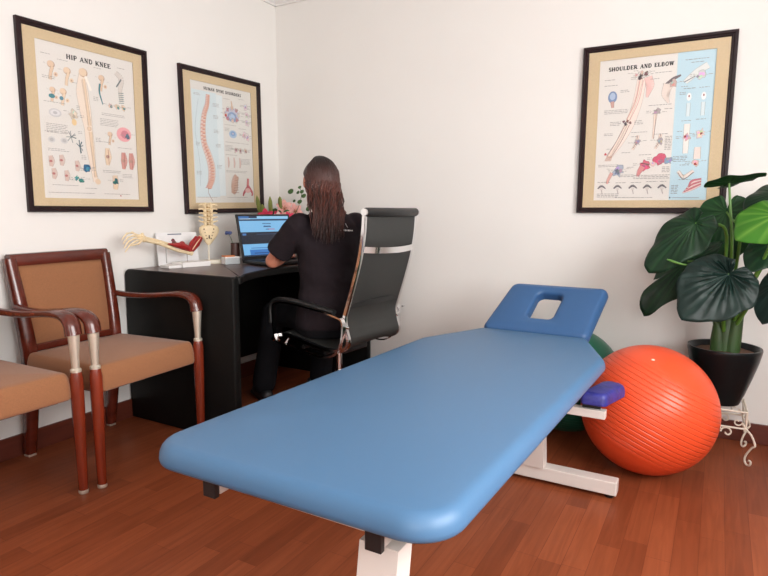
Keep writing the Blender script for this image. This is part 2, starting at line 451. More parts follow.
# ------------------------------------------------------------------ anatomy charts
class Print:
    """flat inks on a sheet in the XZ plane facing -Y; every mark sits a hair above the last"""
    def __init__(s, w, h, paper, ink):
        s.b = MB(); s.w, s.h = w, h; s.k = 0; s.ink = ink
        s.rect(0, 0, 1, 1, paper)
    def lay(s): s.k += 1; return -0.0004 - s.k * 0.0000025
    def P(s, x, y, d): return V(-s.w / 2 + x * s.w, d, y * s.h)
    def poly(s, pts, c, d=None):
        d = s.lay() if d is None else d
        s.b.face([s.b.bm.verts.new(s.P(x, y, d)) for x, y in pts], c)
    def rect(s, x0, y0, x1, y1, c): s.poly([(x0, y0), (x1, y0), (x1, y1), (x0, y1)], c)
    def ell(s, x, y, rx, ry, c, rot=0.0, n=18):
        ry = ry; cr, sr = math.cos(rot), math.sin(rot); pts = []
        for i in range(n):
            a = 2 * PI * i / n; u, v = rx * math.cos(a), ry * math.sin(a) * s.h / s.w
            pts.append((x + u * cr - v * sr, y + (u * sr + v * cr) * s.w / s.h))
        s.poly(pts, c)
    def line(s, pts, wd, c):
        d = s.lay()
        for i in range(len(pts) - 1):
            (x0, y0), (x1, y1) = pts[i], pts[i + 1]
            w0 = wd[i] if isinstance(wd, (list, tuple)) else wd; w1 = wd[i + 1] if isinstance(wd, (list, tuple)) else wd
            dx, dy = (x1 - x0) * s.w, (y1 - y0) * s.h; L = math.hypot(dx, dy) or 1e-9
            nx, ny = -dy / L / s.w, dx / L / s.h
            s.poly([(x0 - nx * w0, y0 - ny * w0), (x1 - nx * w1, y1 - ny * w1), (x1 + nx * w1, y1 + ny * w1), (x0 + nx * w0, y0 + ny * w0)], c, d)
    def smooth(s, pts, wd, c, n=5):
        q = spline([(x, y, 0) for x, y in pts], n); m = len(q)
        if not isinstance(wd, (list, tuple)): wd = [wd, wd]
        if max(wd) > .0035: s.smooth(pts, [w + .0011 for w in wd], tuple(v * .42 for v in c), n) if max(c) > .25 and not getattr(s, 'out', 0) and not s.mark() else None
        s.out = 0
        if True:
            W = []
            for i in range(m):
                t = i / (m - 1) * (len(wd) - 1); k = min(int(t), len(wd) - 2); W.append(wd[k] + (wd[k + 1] - wd[k]) * (t - k))
            wd = W
        s.line([(p.x, p.y) for p in q], wd, c)
    def mark(s): s.out = 1; return False
    def blob(s, x, y, r, c, jag=0.35, n=14, sy=1.0):
        pts = []
        for i in range(n):
            a = 2 * PI * i / n; q = r * (1 + random.uniform(-jag, jag))
            pts.append((x + q * math.cos(a), y + q * sy * math.sin(a) * s.w / s.h))
        s.poly([(x + (u - x) * 1.07, y + (v - y) * 1.07) for u, v in pts], tuple(w * .5 for w in c)); s.poly(pts, c)
        for k in range(3):
            a = random.uniform(0, 6.28); s.poly([(x + (u - x) * .4 + r * .35 * math.cos(a), y + (v - y) * .4 + r * .3 * math.sin(a)) for u, v in pts], tuple(min(1, w * random.choice((.72, 1.25))) for w in c))
        if r > .012:
            for sg in (-1, 1):
                yy = y + random.uniform(-.01, .01); s.line([(x + sg * r * .8, yy), (x + sg * (r + .02), yy + .004)], .0004, s.ink); s.micro(x + (r + .022 if sg > 0 else -r - .06), yy + .006, .04, random.choice((1, 2)))
    def micro(s, x, y, w, rows, c=None, step=0.011):
        c = c or s.ink
        for r in range(rows):
            u = x
            while u < x + w * random.uniform(.8, 1):
                q = random.uniform(.012, .035); s.rect(u, y - r * step, min(u + q, x + w), y - r * step + 0.0032, c); u += q + .007

# slab-serif stroke letters on a unit cell: (kind, data); thick uprights, thin bars, serifs at the ends
def glyph(ch):
    T, t = 0.105, 0.05                       # half widths
    def ser(x, y): return ('l', [(x - .17, y), (x + .17, y)], .045)
    def arc(cx, cy, rx, ry, a0, a1, n=12): return [(cx + rx * math.cos(math.radians(a0 + (a1 - a0) * i / n)), cy + ry * math.sin(math.radians(a0 + (a1 - a0) * i / n))) for i in range(n + 1)]
    up = lambda x: [('l', [(x, 0), (x, 1)], T), ser(x, .04), ser(x, .96)]
    G = {
     'H': (1.0, up(.2) + up(.8) + [('l', [(.2, .5), (.8, .5)], t)]),
     'I': (.55, up(.27)),
     'P': (.85, up(.2) + [('l', [(.2, .95)] + arc(.5, .72, .27, .23, 90, -90) + [(.2, .49)], .075)]),
     'A': (1.0, [('l', [(.12, 0), (.5, 1)], t), ('l', [(.5, 1), (.85, 0)], T), ('l', [(.28, .35), (.72, .35)], t), ser(.12, .04), ser(.86, .04)]),
     'N': (1.0, [('l', [(.2, 0), (.2, 1)], t), ('l', [(.2, 1), (.8, 0)], T), ('l', [(.8, 0), (.8, 1)], t), ser(.2, .04), ser(.15, .96), ser(.8, .96)]),
     'D': (1.0, up(.2) + [('l', [(.2, .95), (.45, .95)] + arc(.48, .5, .34, .45, 85, -85) + [(.45, .05), (.2, .05)], .08)]),
     'K': (1.0, up(.2) + [('l', [(.25, .4), (.8, .97)], t), ('l', [(.42, .55), (.84, .03)], T), ser(.82, .04), ser(.8, .96)]),
     'E': (.85, up(.2) + [('l', [(.2, .95), (.75, .95), (.75, .78)], t), ('l', [(.2, .05), (.78, .05), (.78, .24)], t), ('l', [(.2, .52), (.55, .52)], t), ('l', [(.55, .42), (.55, .62)], t)]),
     'U': (1.0, [('l', [(.2, 1), (.2, .35)] + arc(.5, .33, .3, .3, 180, 270), T), ('l', arc(.5, .33, .3, .3, 270, 360) + [(.8, 1)], t), ser(.2, .96), ser(.8, .96)]),
     'M': (1.15, [('l', [(.18, 0), (.18, 1)], t), ('l', [(.2, 1), (.57, .1)], T), ('l', [(.57, .1), (.92, 1)], t), ('l', [(.95, 0), (.95, 1)], T), ser(.18, .04), ser(.95, .04), ser(.16, .96), ser(.97, .96)]),
     'S': (.8, [('l', arc(.42, .73, .25, .23, 20, 250) + arc(.42, .27, .26, .23, 80, -160), .09)]),
     'O': (1.0, [('l', arc(.5, .5, .34, .46, 0, 360, 20), .09)]),
     'L': (.85, up(.2) + [('l', [(.2, .05), (.76, .05), (.76, .28)], t)]),
     'R': (1.0, up(.2) + [('l', [(.2, .95)] + arc(.5, .74, .25, .21, 90, -90) + [(.2, .53)], .07), ('l', [(.45, .53), (.84, .03)], T), ser(.84, .04)]),
     'B': (.9, up(.2) + [('l', [(.2, .95)] + arc(.48, .74, .22, .21, 90, -90) + [(.2, .53)], .07), ('l', [(.2, .53)] + arc(.5, .29, .27, .24, 90, -90) + [(.2, .05)], .07)]),
     'W': (1.25, [('l', [(.12, 1), (.38, 0)], T), ('l', [(.38, 0), (.62, 1)], t), ('l', [(.62, 1), (.88, 0)], T), ('l', [(.88, 0), (1.12, 1)], t), ser(.12, .96), ser(.62, .96), ser(1.12, .96)]),
     ' ': (.55, []),
    }
    return G[ch]

def title(pr, text, xc, y, width, height, c):
    tot = sum(glyph(ch)[0] for ch in text); u = xc - width / 2; sx = width / tot
    for ch in text:
        adv, st = glyph(ch)
        for _, pts, hw in st:
            pr.line([(u + px * sx * .92, y + py * height) for px, py in pts], hw * height * pr.h * 1.45, c)
        u += adv * sx

INK = srgb(150, 146, 142)
def lab(pr, x, y, c=None): pr.micro(x, y, 0.06, 1, c)

def bone_joint(pr, x, y, s=1.0, c=srgb(224, 196, 168), dark=srgb(186, 158, 140)):
    pr.ell(x, y, .028 * s, .018 * s, dark); pr.ell(x - .004, y + .003, .024 * s, .015 * s, c)
    pr.smooth([(x + .01 * s, y - .01 * s), (x - .005 * s, y - .04 * s), (x - .012 * s, y - .075 * s)], [.010 * s * .5, .005 * s, .008 * s * .6], c)
    pr.ell(x + .03 * s, y - .045 * s, .016 * s, .011 * s, c, .5); pr.ell(x + .03 * s, y - .045 * s, .007 * s, .005 * s, dark, .5)
    pr.line([(x - .04 * s, y), (x - .055 * s, y + .004)], .0005, INK); pr.line([(x + .045 * s, y - .02), (x + .065 * s, y - .02)], .0005, INK)

def chart_hip(pr):
    title(pr, 'HIP AND KNEE', .52, .918, .46, .030, srgb(20, 18, 22))
    B, Dk, TL = srgb(230, 206, 178), srgb(196, 166, 142), srgb(60, 130, 140)
    bone_joint(pr, .14, .86, 1.3); bone_joint(pr, .29, .84, 1.3, B, Dk)
    bone_joint(pr, .64, .84, 1.2); pr.smooth([(.62, .80), (.61, .74), (.64, .66)], [.004, .003, .0015], TL)
    bone_joint(pr, .14, .70, 1.0); pr.ell(.13, .66, .03, .014, TL); bone_joint(pr, .24, .70, 1.2, B, Dk); pr.ell(.22, .655, .02, .013, srgb(88, 140, 160))
    # whole leg
    pr.smooth([(.44, .84), (.43, .72), (.45, .60), (.47, .48), (.48, .36), (.50, .20), (.52, .12)], [.016, .030, .028, .020, .022, .012, .014], srgb(236, 220, 204))
    pr.smooth([(.45, .81), (.47, .66), (.485, .50)], [.006, .005, .008], B); pr.smooth([(.49, .46), (.505, .30), (.52, .15)], [.008, .004, .006], B)
    pr.smooth([(.43, .80), (.455, .64), (.475, .50)], [.001, .001, .001], Dk); pr.smooth([(.475, .46), (.49, .30), (.51, .15)], .0009, Dk)
    pr.ell(.48, .48, .022, .015, Dk); pr.ell(.48, .48, .017, .012, B); pr.ell(.45, .85, .045, .030, Dk); pr.ell(.445, .853, .040, .026, B)
    pr.line([(.47, .83), (.52, .74)], .006, srgb(244, 236, 226)); pr.ell(.54, .12, .03, .02, B)
    # implant and screws at the right
    pr.smooth([(.80, .90), (.86, .86), (.84, .78), (.85, .70)], [.010, .014, .010, .008], srgb(214, 206, 198))
    for k in range(6): pr.line([(.82, .76 - k * .014), (.88, .765 - k * .014)], .0013, srgb(70, 110, 110))
    pr.line([(.80, .80), (.86, .86)], .0035, srgb(110, 120, 122))
    for x in (.72, .80, .87): pr.blob(x, .66, .024, srgb(222, 196, 168)); pr.blob(x + .01, .655, .012, srgb(90, 140, 144))
    # left lower block
    pr.ell(.15, .555, .06, .028, srgb(206, 204, 204)); pr.ell(.15, .555, .045, .019, srgb(222, 220, 220)); pr.ell(.15, .555, .02, .01, srgb(190, 188, 190))
    pr.blob(.33, .56, .04, srgb(212, 198, 180)); pr.ell(.33, .51, .025, .022, srgb(230, 200, 150))
    pr.micro(.06, .48, .2, 6)
    for x, y in ((.10, .38), (.22, .38)): pr.ell(x, y, .035, .020, srgb(210, 208, 206)); pr.ell(x, y, .02, .011, srgb(188, 186, 184))
    for k in range(9):
        a = random.uniform(0, 2 * PI); pr.line([(.29, .41), (.29 + .05 * math.cos(a), .41 + .04 * math.sin(a))], .0013, srgb(90, 110, 112))
    for k in range(9):
        a = random.uniform(0, 2 * PI); pr.line([(.37, .35), (.37 + .035 * math.cos(a), .35 + .045 * math.sin(a))], .0018, srgb(70, 96, 104))
    for x, y in ((.08, .24), (.18, .25), (.10, .16), (.22, .15), (.33, .22)):
        pr.smooth([(x, y + .035), (x + .008, y), (x, y - .035)], [.008, .013, .006], srgb(214, 190, 178)); pr.ell(x, y, .015, .008, srgb(186, 120, 116))
    pr.blob(.43, .21, .036, srgb(28, 98, 140), .15); pr.blob(.44, .205, .018, srgb(60, 140, 178), .3)
    pr.blob(.36, .125, .034, srgb(44, 134, 120), .5, sy=.6); pr.blob(.32, .14, .02, srgb(70, 150, 140), .5)
    # right lower block
    pr.ell(.86, .47, .085, .052, srgb(232, 166, 170)); pr.ell(.87, .47, .045, .030, srgb(206, 128, 140)); pr.blob(.90, .46, .024, srgb(90, 110, 130), .4)
    bone_joint(pr, .70, .46, 1.0); pr.micro(.60, .56, .2, 5)
    for x, y, c in ((.66, .30, B), (.84, .28, srgb(206, 150, 140)), (.93, .28, srgb(206, 150, 140))):
        pr.smooth([(x, y + .06), (x + .006, y), (x - .004, y - .06)], [.010, .018, .008], c); pr.ell(x, y, .02, .012, srgb(182, 146, 132)); pr.line([(x + .01, y + .05), (x + .012, y - .05)], .001, srgb(150, 60, 60))
    pr.smooth([(.73, .17), (.735, .12), (.73, .07)], [.012, .016, .010], B); pr.blob(.735, .125, .026, srgb(44, 110, 120), .4)
    for x, y, w, r in ((.05, .92, .1, 1), (.2, .90, .1, 1), (.56, .90, .08, 1), (.82, .935, .1, 1), (.05, .78, .12, 2), (.33, .77, .06, 1), (.62, .60, .26, 2), (.05, .62, .2, 1), (.04, .43, .14, 1), (.20, .43, .08, 1),
                       (.06, .32, .2, 2), (.38, .29, .05, 3), (.58, .40, .14, 1), (.78, .37, .16, 1), (.60, .20, .2, 2), (.82, .18, .12, 3), (.08, .085, .25, 1), (.4, .07, .12, 1), (.04, .035, .5, 1), (.6, .035, .3, 1), (.54, .70, .05, 3), (.54, .42, .05, 3), (.36, .62, .04, 3), (.36, .45, .04, 2)):
        pr.micro(x, y, w, r)
    pr.rect(.78, .02, .79, .03, srgb(170, 40, 50))

def chart_spine(pr):
    pr.rect(.02, .05, .40, .93, srgb(212, 226, 230)); pr.rect(.40, .06, .50, .92, srgb(222, 232, 234))
    title(pr, 'HUMAN SPINE DISORDERS', .52, .943, .62, .024, srgb(20, 18, 22))
    pts = [(.27, .90), (.25, .82), (.20, .74), (.17, .62), (.18, .50), (.24, .40), (.28, .30), (.27, .20), (.22, .13)]
    q = spline([(x, y, 0) for x, y in pts], 4)
    pr.smooth(pts, [.012, .014, .017, .019, .021, .025, .028, .026, .012], srgb(228, 206, 196))
    for i, p in enumerate(q):
        w = .022 + .022 * i / len(q)
        pr.ell(p.x + .012, p.y, w, .0085, srgb(222, 176, 156)); pr.ell(p.x - .01 - w * .4, p.y + .004, w * .7, .004, srgb(206, 150, 136), .5)
        pr.ell(p.x + .012, p.y - .010, w * .8, .0035, srgb(196, 134, 124))
    pr.smooth([(.22, .13), (.21, .09), (.24, .05), (.28, .01)], .0014, srgb(150, 110, 104))
    pr.smooth([(.12, .86), (.08, .74), (.05, .60), (.08, .44), (.10, .30), (.09, .14)], .0008, srgb(150, 170, 176))
    pr.ell(.66, .77, .125, .062, srgb(196, 198, 214)); pr.ell(.66, .755, .08, .043, srgb(140, 164, 200)); pr.ell(.655, .755, .05, .026, srgb(180, 200, 224))
    for a in range(8): pr.blob(.66 + .11 * math.cos(a * PI / 4), .775 + .055 * math.sin(a * PI / 4), .024, srgb(190, 140, 150) if a % 2 else srgb(206, 190, 190))
    pr.ell(.55, .76, .018, .012, srgb(190, 70, 64)); pr.smooth([(.66, .82), (.66, .86), (.65, .89)], [.007, .004, .003], srgb(220, 190, 160))
    pr.ell(.66, .605, .066, .034, srgb(166, 190, 216)); pr.ell(.66, .61, .04, .02, srgb(130, 164, 204)); pr.ell(.66, .61, .015, .008, srgb(200, 190, 200))
    for x, y in ((.90, .86), (.92, .79), (.92, .72), (.86, .61), (.92, .59)): pr.blob(x, y, .034, srgb(222, 204, 208), .3); pr.blob(x, y, .015, srgb(190, 166, 178), .4)
    for x, y in ((.70, .47), (.78, .465), (.88, .465)): pr.blob(x, y, .030, srgb(206, 188, 176), .4); pr.blob(x, y, .014, srgb(160, 120, 120), .4)
    for x in (.56, .66, .76): pr.smooth([(x, .40), (x + .008, .35), (x, .31)], [.003, .006, .003], srgb(220, 190, 180))
    pr.smooth([(.70, .24), (.66, .19), (.65, .13), (.62, .08)], [.018, .026, .028, .014], srgb(206, 170, 152))
    for k in range(7): pr.line([(.62 + k * .008, .085 + k * .022), (.73 - k * .001, .09 + k * .023)], .0012, srgb(166, 124, 112))
    pr.smooth([(.90, .22), (.89, .14)], [.008, .010], srgb(206, 120, 120)); pr.smooth([(.90, .15), (.82, .09), (.80, .06)], [.008, .007, .004], srgb(196, 90, 100)); pr.smooth([(.90, .15), (.97, .09), (.96, .06)], [.008, .007, .004], srgb(196, 90, 100)); pr.ell(.89, .11, .05, .022, srgb(224, 180, 176))
    for x, y, w, r in ((.05, .90, .1, 2), (.34, .84, .1, 3), (.34, .74, .08, 3), (.34, .62, .09, 3), (.36, .50, .08, 3), (.05, .50, .06, 3), (.04, .26, .08, 3), (.37, .32, .08, 3), (.52, .90, .12, 1), (.78, .92, .1, 1), (.52, .68, .2, 1), (.52, .65, .08, 3), (.76, .66, .16, 1), (.52, .53, .3, 1), (.52, .50, .12, 5), (.52, .42, .2, 1), (.78, .39, .18, 5), (.52, .28, .38, 2), (.52, .045, .4, 1), (.04, .045, .34, 1), (.8, .53, .15, 1)):
        pr.micro(x, y, w, r)

def chart_shoulder(pr):
    pr.rect(.685, 0.0, 1.0, 1.0, srgb(186, 216, 228))
    title(pr, 'SHOULDER AND ELBOW', .37, .922, .58, .027, srgb(20, 18, 22))
    B, Pk, Dk = srgb(232, 214, 200), srgb(222, 150, 150), srgb(120, 84, 84)
    # arm
    pr.smooth([(.385, .85), (.36, .70), (.30, .54), (.22, .42), (.12, .31)], [.018, .020, .019, .016, .012], srgb(240, 222, 212))
    pr.smooth([(.44, .86), (.46, .80), (.44, .72)], [.016, .018, .004], srgb(236, 196, 190)); pr.smooth([(.38, .86), (.35, .72), (.28, .57)], [.008, .005, .007], B)
    pr.smooth([(.37, .84), (.34, .70), (.27, .57)], .0012, srgb(200, 120, 116)); pr.smooth([(.40, .84), (.37, .70), (.30, .57)], .0010, srgb(196, 130, 126))
    pr.smooth([(.27, .55), (.20, .43), (.12, .31)], [.006, .004, .005], B); pr.smooth([(.29, .54), (.22, .42), (.14, .31)], [.004, .003, .004], B); pr.smooth([(.26, .54), (.19, .43), (.105, .32)], .0010, Dk); pr.smooth([(.30, .54), (.23, .42), (.14, .31)], .0010, Dk)
    for k in range(8): pr.blob(.37 + random.uniform(-.04, .06), .875 + random.uniform(-.02, .02), .014, random.choice([Dk, srgb(60, 50, 56), srgb(210, 180, 170)]), .4)
    for k in range(6): pr.blob(.275 + random.uniform(-.03, .03), .552 + random.uniform(-.012, .012), .012, random.choice([Dk, srgb(70, 60, 66), B]), .4)
    for k in range(5): pr.line([(.11 + k * .01, .32), (.09 + k * .013, .285)], .0018, srgb(196, 156, 138)); 
    pr.blob(.09, .335, .011, srgb(200, 70, 70))
    # small figures
    pr.ell(.13, .74, .042, .042, srgb(120, 142, 180)); pr.ell(.13, .745, .026, .026, srgb(172, 190, 214)); pr.smooth([(.13, .71), (.135, .665)], [.008, .005], srgb(200, 160, 150))
    pr.smooth([(.58, .79), (.66, .83), (.72, .85)], [.004, .008, .004], srgb(110, 100, 104)); pr.smooth([(.62, .80), (.60, .73), (.63, .67)], [.020, .016, .003], srgb(228, 214, 204)); pr.blob(.66, .80, .03, srgb(196, 170, 162), .5)
    pr.blob(.53, .615, .028, srgb(170, 160, 160), .5); pr.smooth([(.525, .60), (.52, .52), (.515, .43)], [.007, .004, .003], B); pr.smooth([(.53, .60), (.527, .52), (.52, .43)], .0008, Dk)
    for x, y in ((.38, .41), (.58, .41)):
        pr.smooth([(x, y + .05), (x - .01, y), (x - .04, y - .05)], [.006, .006, .004], B); pr.smooth([(x, y + .05), (x - .012, y), (x - .035, y - .04)], .0011, srgb(96, 90, 96)); pr.blob(x, y, .025, srgb(170, 160, 166), .5)
    pr.blob(.22, .215, .05, srgb(166, 176, 192), .4); pr.blob(.21, .21, .024, srgb(110, 120, 136), .5); pr.smooth([(.16, .20), (.13, .15), (.12, .12)], [.007, .006, .004], srgb(222, 170, 160))
    pr.blob(.46, .245, .048, srgb(206, 96, 116), .3); pr.smooth([(.44, .24), (.41, .20), (.40, .17)], [.012, .009, .005], srgb(214, 140, 140)); pr.blob(.585, .285, .05, srgb(206, 84, 112), .3); pr.blob(.53, .255, .02, srgb(226, 190, 190), .3); pr.line([(.42, .265), (.50, .25)], .0018, srgb(90, 70, 76))
    pr.blob(.68 - .02, .275, .03, srgb(140, 150, 176), .3)
    for i, x in enumerate((.07, .22, .36, .49, .62)):
        pr.smooth([(x - .035, .085), (x, .105), (x + .04, .085)], [.003, .006, .002], srgb(110, 106, 110)); pr.ell(x, .082, .017, .010, srgb(214, 206, 200)); pr.line([(x, .075), (x + .01, .045)], .0018, srgb(170, 160, 158))
    # blue column
    pr.smooth([(.76, .80), (.85, .86), (.94, .90)], [.010, .014, .014], srgb(222, 226, 224)); pr.line([(.75, .80), (.84, .835)], .0018, srgb(110, 120, 130)); pr.blob(.89, .84, .035, srgb(206, 208, 206), .3); pr.blob(.86, .83, .01, srgb(140, 140, 146), .3)
    for x in (.80, .92):
        pr.ell(x, .70, .020, .026, srgb(236, 238, 238)); pr.ell(x, .705, .006, .008, srgb(140, 60, 66)); pr.smooth([(x, .66), (x, .57)], [.007, .007], srgb(212, 226, 230))
    pr.smooth([(.80, .52), (.80, .42), (.80, .32)], [.012, .011, .010], srgb(232, 228, 222)); pr.blob(.80, .43, .028, srgb(214, 180, 176), .5); pr.blob(.79, .435, .009, srgb(160, 50, 54), .4); pr.blob(.92, .45, .036, srgb(222, 200, 196), .5); pr.blob(.92, .45, .01, srgb(150, 40, 46), .4)
    pr.smooth([(.90, .36), (.90, .28)], [.012, .014], srgb(226, 214, 206)); pr.blob(.89, .25, .026, srgb(214, 190, 184), .4); pr.blob(.89, .245, .011, srgb(160, 44, 50), .4)
    pr.smooth([(.88, .20), (.80, .16), (.75, .20)], [.006, .008, .006], srgb(232, 220, 210)); pr.smooth([(.88, .19), (.80, .145), (.75, .19)], .0013, srgb(110, 90, 94))
    for k in range(6): pr.smooth([(.80 + k * .01, .05 + k * .008), (.87, .07 + k * .012), (.95, .10 + k * .009)], [.002, .004, .002], srgb(206, 110, 122) if k % 2 else srgb(232, 200, 196))
    for x, y, w, r in ((.05, .86, .1, 1), (.05, .82, .12, 1), (.2, .78, .08, 2), (.06, .645, .22, 3), (.5, .88, .14, 1), (.46, .84, .1, 1), (.46, .66, .2, 1), (.6, .63, .08, 1), (.12, .56, .1, 3), (.34, .56, .08, 3), (.07, .48, .08, 2), (.32, .48, .14, 1), (.32, .45, .06, 1), (.52, .46, .12, 1), (.62, .44, .06, 9), (.10, .37, .05, 1), (.24, .34, .09, 1), (.40, .32, .12, 1), (.03, .255, .2, 2), (.24, .18, .12, 2), (.36, .175, .32, 3), (.30, .235, .06, 1), (.61, .23, .07, 4), (.03, .13, .12, 1), (.2, .125, .1, 1), (.34, .125, .1, 1), (.48, .13, .1, 1), (.6, .13, .06, 1), (.03, .045, .22, 3), (.2, .018, .4, 1),
                       (.75, .945, .2, 1), (.8, .925, .12, 1), (.73, .77, .06, 1), (.75, .755, .1, 1), (.88, .755, .08, 1), (.72, .73, .05, 2), (.75, .54, .08, 1), (.87, .545, .08, 1), (.72, .47, .05, 1), (.70, .30, .12, 4), (.76, .24, .08, 1), (.70, .10, .06, 6), (.76, .14, .1, 1)):
        pr.micro(x, y, w, r, srgb(128, 124, 124))
    pr.rect(.69, .012, .70, .022, srgb(30, 30, 60)); pr.rect(.71, .015, .94, .019, srgb(150, 160, 170))

FW, FH = 0.647, 0.80
def chart(label, loc, rz, paper, draw, roll=0.0, k=1.0):
    root = empty('framed_chart', loc, rot=(0, roll, rz)); root.scale = (k, 1, 1)
    tag(root, label, 'framed chart', 'framed anatomy charts')
    b = MB(); mw, dp = 0.027, 0.024
    prof = [(0, 0), (0, dp * .75), (0.004, dp), (0.013, dp), (0.017, dp * .72), (0.022, dp * .72), (mw, dp * .42), (mw, 0)]
    cs = [(-FW / 2, 0, 1, 1), (FW / 2, 0, -1, 1), (FW / 2, FH, -1, -1), (-FW / 2, FH, 1, -1)]
    rings = [b.ring([V(cx + sx * u, -v, cz + sz * u) for u, v in prof]) for cx, cz, sx, sz in cs]
    for k in range(4):
        a, c = rings[k], rings[(k + 1) % 4]
        for i in range(len(prof)): j = (i + 1) % len(prof); b.face([a[i], a[j], c[j], c[i]])
    b.build('frame', M['frame'], root, smooth=False)
    PW, PH, PZ = 0.490, 0.668, 0.062
    m = MB(); x0, x1, z0, z1 = -FW / 2 + .02, FW / 2 - .02, .02, FH - .02; y = -0.0075
    px0, px1, pz0, pz1 = -PW / 2, PW / 2, PZ, PZ + PH
    m.box(((x0 + x1) / 2, y, (z0 + pz0) / 2), (x1 - x0, .003, pz0 - z0)); m.box(((x0 + x1) / 2, y, (z1 + pz1) / 2), (x1 - x0, .003, z1 - pz1))
    m.box(((x0 + px0) / 2, y, (pz0 + pz1) / 2), (px0 - x0, .003, PH)); m.box(((x1 + px1) / 2, y, (pz0 + pz1) / 2), (x1 - px1, .003, PH))
    m.build('mat_board', M['mat_board'], root, smooth=False)
    pr = Print(PW, PH, paper, INK); draw(pr)
    for v in pr.b.bm.verts: v.co += V(0, -0.004, PZ)
    pr.b.build('chart_sheet', M['print'], root, smooth=False)
    g = MB(); g.box((0, -0.0115, FH / 2), (FW - 2 * mw + .004, .0015, FH - 2 * mw + .004)); g.build('glass_pane', M['glass'], root, smooth=False)
    return root
chart('dark framed chart titled HIP AND KNEE on the left wall above the tan chair', (0.001, -1.677 + FW / 2 + .006, 1.0466), PI / 2, srgb(226, 222, 216), chart_hip, 0.0, .985)
chart('dark framed chart titled HUMAN SPINE DISORDERS on the left wall near the corner', (0.001, -0.827 + FW / 2 + .012, 1.0345 + .0055), PI / 2, srgb(224, 222, 216), chart_spine, -0.0172, .985)
chart('dark framed chart titled SHOULDER AND ELBOW with a blue column, behind the potted plant', (1.940 + FW / 2 + .004, -0.001, 1.0528), 0, srgb(226, 222, 216), chart_shoulder, 0.0, 1.012)

# ------------------------------------------------------------------ treatment table
def pad(outer, z0, z1, r, top_scale_center, crown=0.006, hole=None, zf=None):
    """upholstered slab: rounded rim, slightly crowned top; optional hole loop with the same number of points"""
    b = MB(); rings = []; zf = zf or (lambda x, y: 0.0); h = z1 - z0
    def lay(loop, z): return b.ring([V(x, y, z + zf(x, y)) for x, y in loop])
    rb = min(r * .45, h * .4)
    seq = [(rb, z0)] + [(rb * (1 - math.sin(a)), z0 + rb * (1 - math.cos(a))) for a in (PI / 6, PI / 3, PI / 2)]
    seq += [(r * (1 - math.cos(a)) * 1.0, z1 - (h - rb) * 0.92 * (1 - math.sin(a))) for a in (0.0, PI / 10, PI / 5, .3 * PI, .4 * PI, PI / 2)]
    for d, z in seq: rings.append(lay(offset_loop(outer, d), z))
    if hole is None:
        last = offset_loop(outer, r); cx, cy = top_scale_center
        for t in (.9, .75, .55, .3, .1):
            rings.append(lay([(cx + (x - cx) * t, cy + (y - cy) * t) for x, y in last], z1 + crown * (1 - t * t)))
        b.skin(rings)
    else:
        last = offset_loop(outer, r); rh = 0.016
        hl = offset_loop(hole, -rh)
        for t in (.25, .5, .75, 1.0):
            rings.append(lay([(a[0] + (c[0] - a[0]) * t, a[1] + (c[1] - a[1]) * t) for a, c in zip(last, hl)], z1 + crown * math.sin(t * PI) ))
        for a in (PI / 8, PI / 4, .375 * PI, PI / 2):
            rings.append(lay(offset_loop(hole, -rh * (1 - math.sin(a))), z1 - rh * (1 - math.cos(a))))
        rings.append(lay(hole, z0)); n = len(rings[0])
        b.skin(rings, True, False, False)
        for i in range(n): b.face([rings[-1][i], rings[-1][(i + 1) % n], rings[0][(i + 1) % n], rings[0][i]])
    return b

tbl = empty('treatment_table', (2.0, -1.58, 0))
tag(tbl, 'long blue vinyl treatment table on white metal legs, head section raised', 'treatment table')
def TL(x, y): return (x - 2.0, y + 1.58)
cr = [(*TL(1.508, -2.312), .085), (*TL(2.228, -2.305), .095), (*TL(2.268, -1.00), .09), (*TL(2.150, -.690), .022), (*TL(1.700, -.690), .022), (*TL(1.556, -1.02), .14)]
pad(round_poly(cr, 12, 14), 0.505, 0.557, 0.029, TL(1.915, -1.6), 0.008).build('mattress', M['vinyl'], tbl, angle=60)
# board under the upholstery
brd = MB(); o2 = offset_loop(round_poly(cr, 8, 6), 0.030)
r0 = brd.ring([V(x, y, .492) for x, y in o2]); r1 = brd.ring([V(x, y, .506) for x, y in o2]); brd.skin([r0, r1])
brd.build('base_board', M['black_plastic'], tbl)
# head section: built flat on +Y from its hinge, then tilted
hd = empty('head_section', (*TL(1.917, -.676), .536)); hd.parent = tbl; hd.rotation_euler = (math.radians(38), 0, 0)
hc = [(-.232, 0, .03), (.226, 0, .03), (.268, .305, .03), (-.160, .305, .045)]
hp = round_poly(hc, 10, 10)
hole = round_poly([(-.046, .092, .018), (.064, .092, .024), (.086, .246, .03), (-.026, .246, .03)], 10, 10)
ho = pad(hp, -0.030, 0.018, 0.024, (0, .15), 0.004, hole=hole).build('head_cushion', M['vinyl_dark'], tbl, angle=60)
ho.location = hd.location; ho.rotation_euler = hd.rotation_euler
bpy.data.objects.remove(hd)
hb = MB()
for s in (-.11, .13):
    hb = MB(); hb.tube([V(*TL(1.925 + s, -.76), .497), V(*TL(1.925 + s, -.66), .497), V(*TL(1.925 + s, -.56), .565)], .008); hb.build('head_bracket', M['white_metal'], tbl)
for x in (1.682, 2.083):
    q = MB(); q.box((*TL(x, -1.53), .480), (.030, 1.47, .036), bev=.003); rail = q.build('frame_rail', M['white_metal'], tbl, smooth=False)
    q = MB(); q.box((*TL(x, -2.276), .480), (.034, .014, .042), bev=.002); q.build('rail_cap', M['black_plastic'], rail, smooth=False)
for y in (-2.18, -1.0):
    q = MB(); q.box((*TL(1.885, y), .452), (.46, .04, .03), bev=.002); q.build('cross_rail', M['white_metal'], tbl, smooth=False)
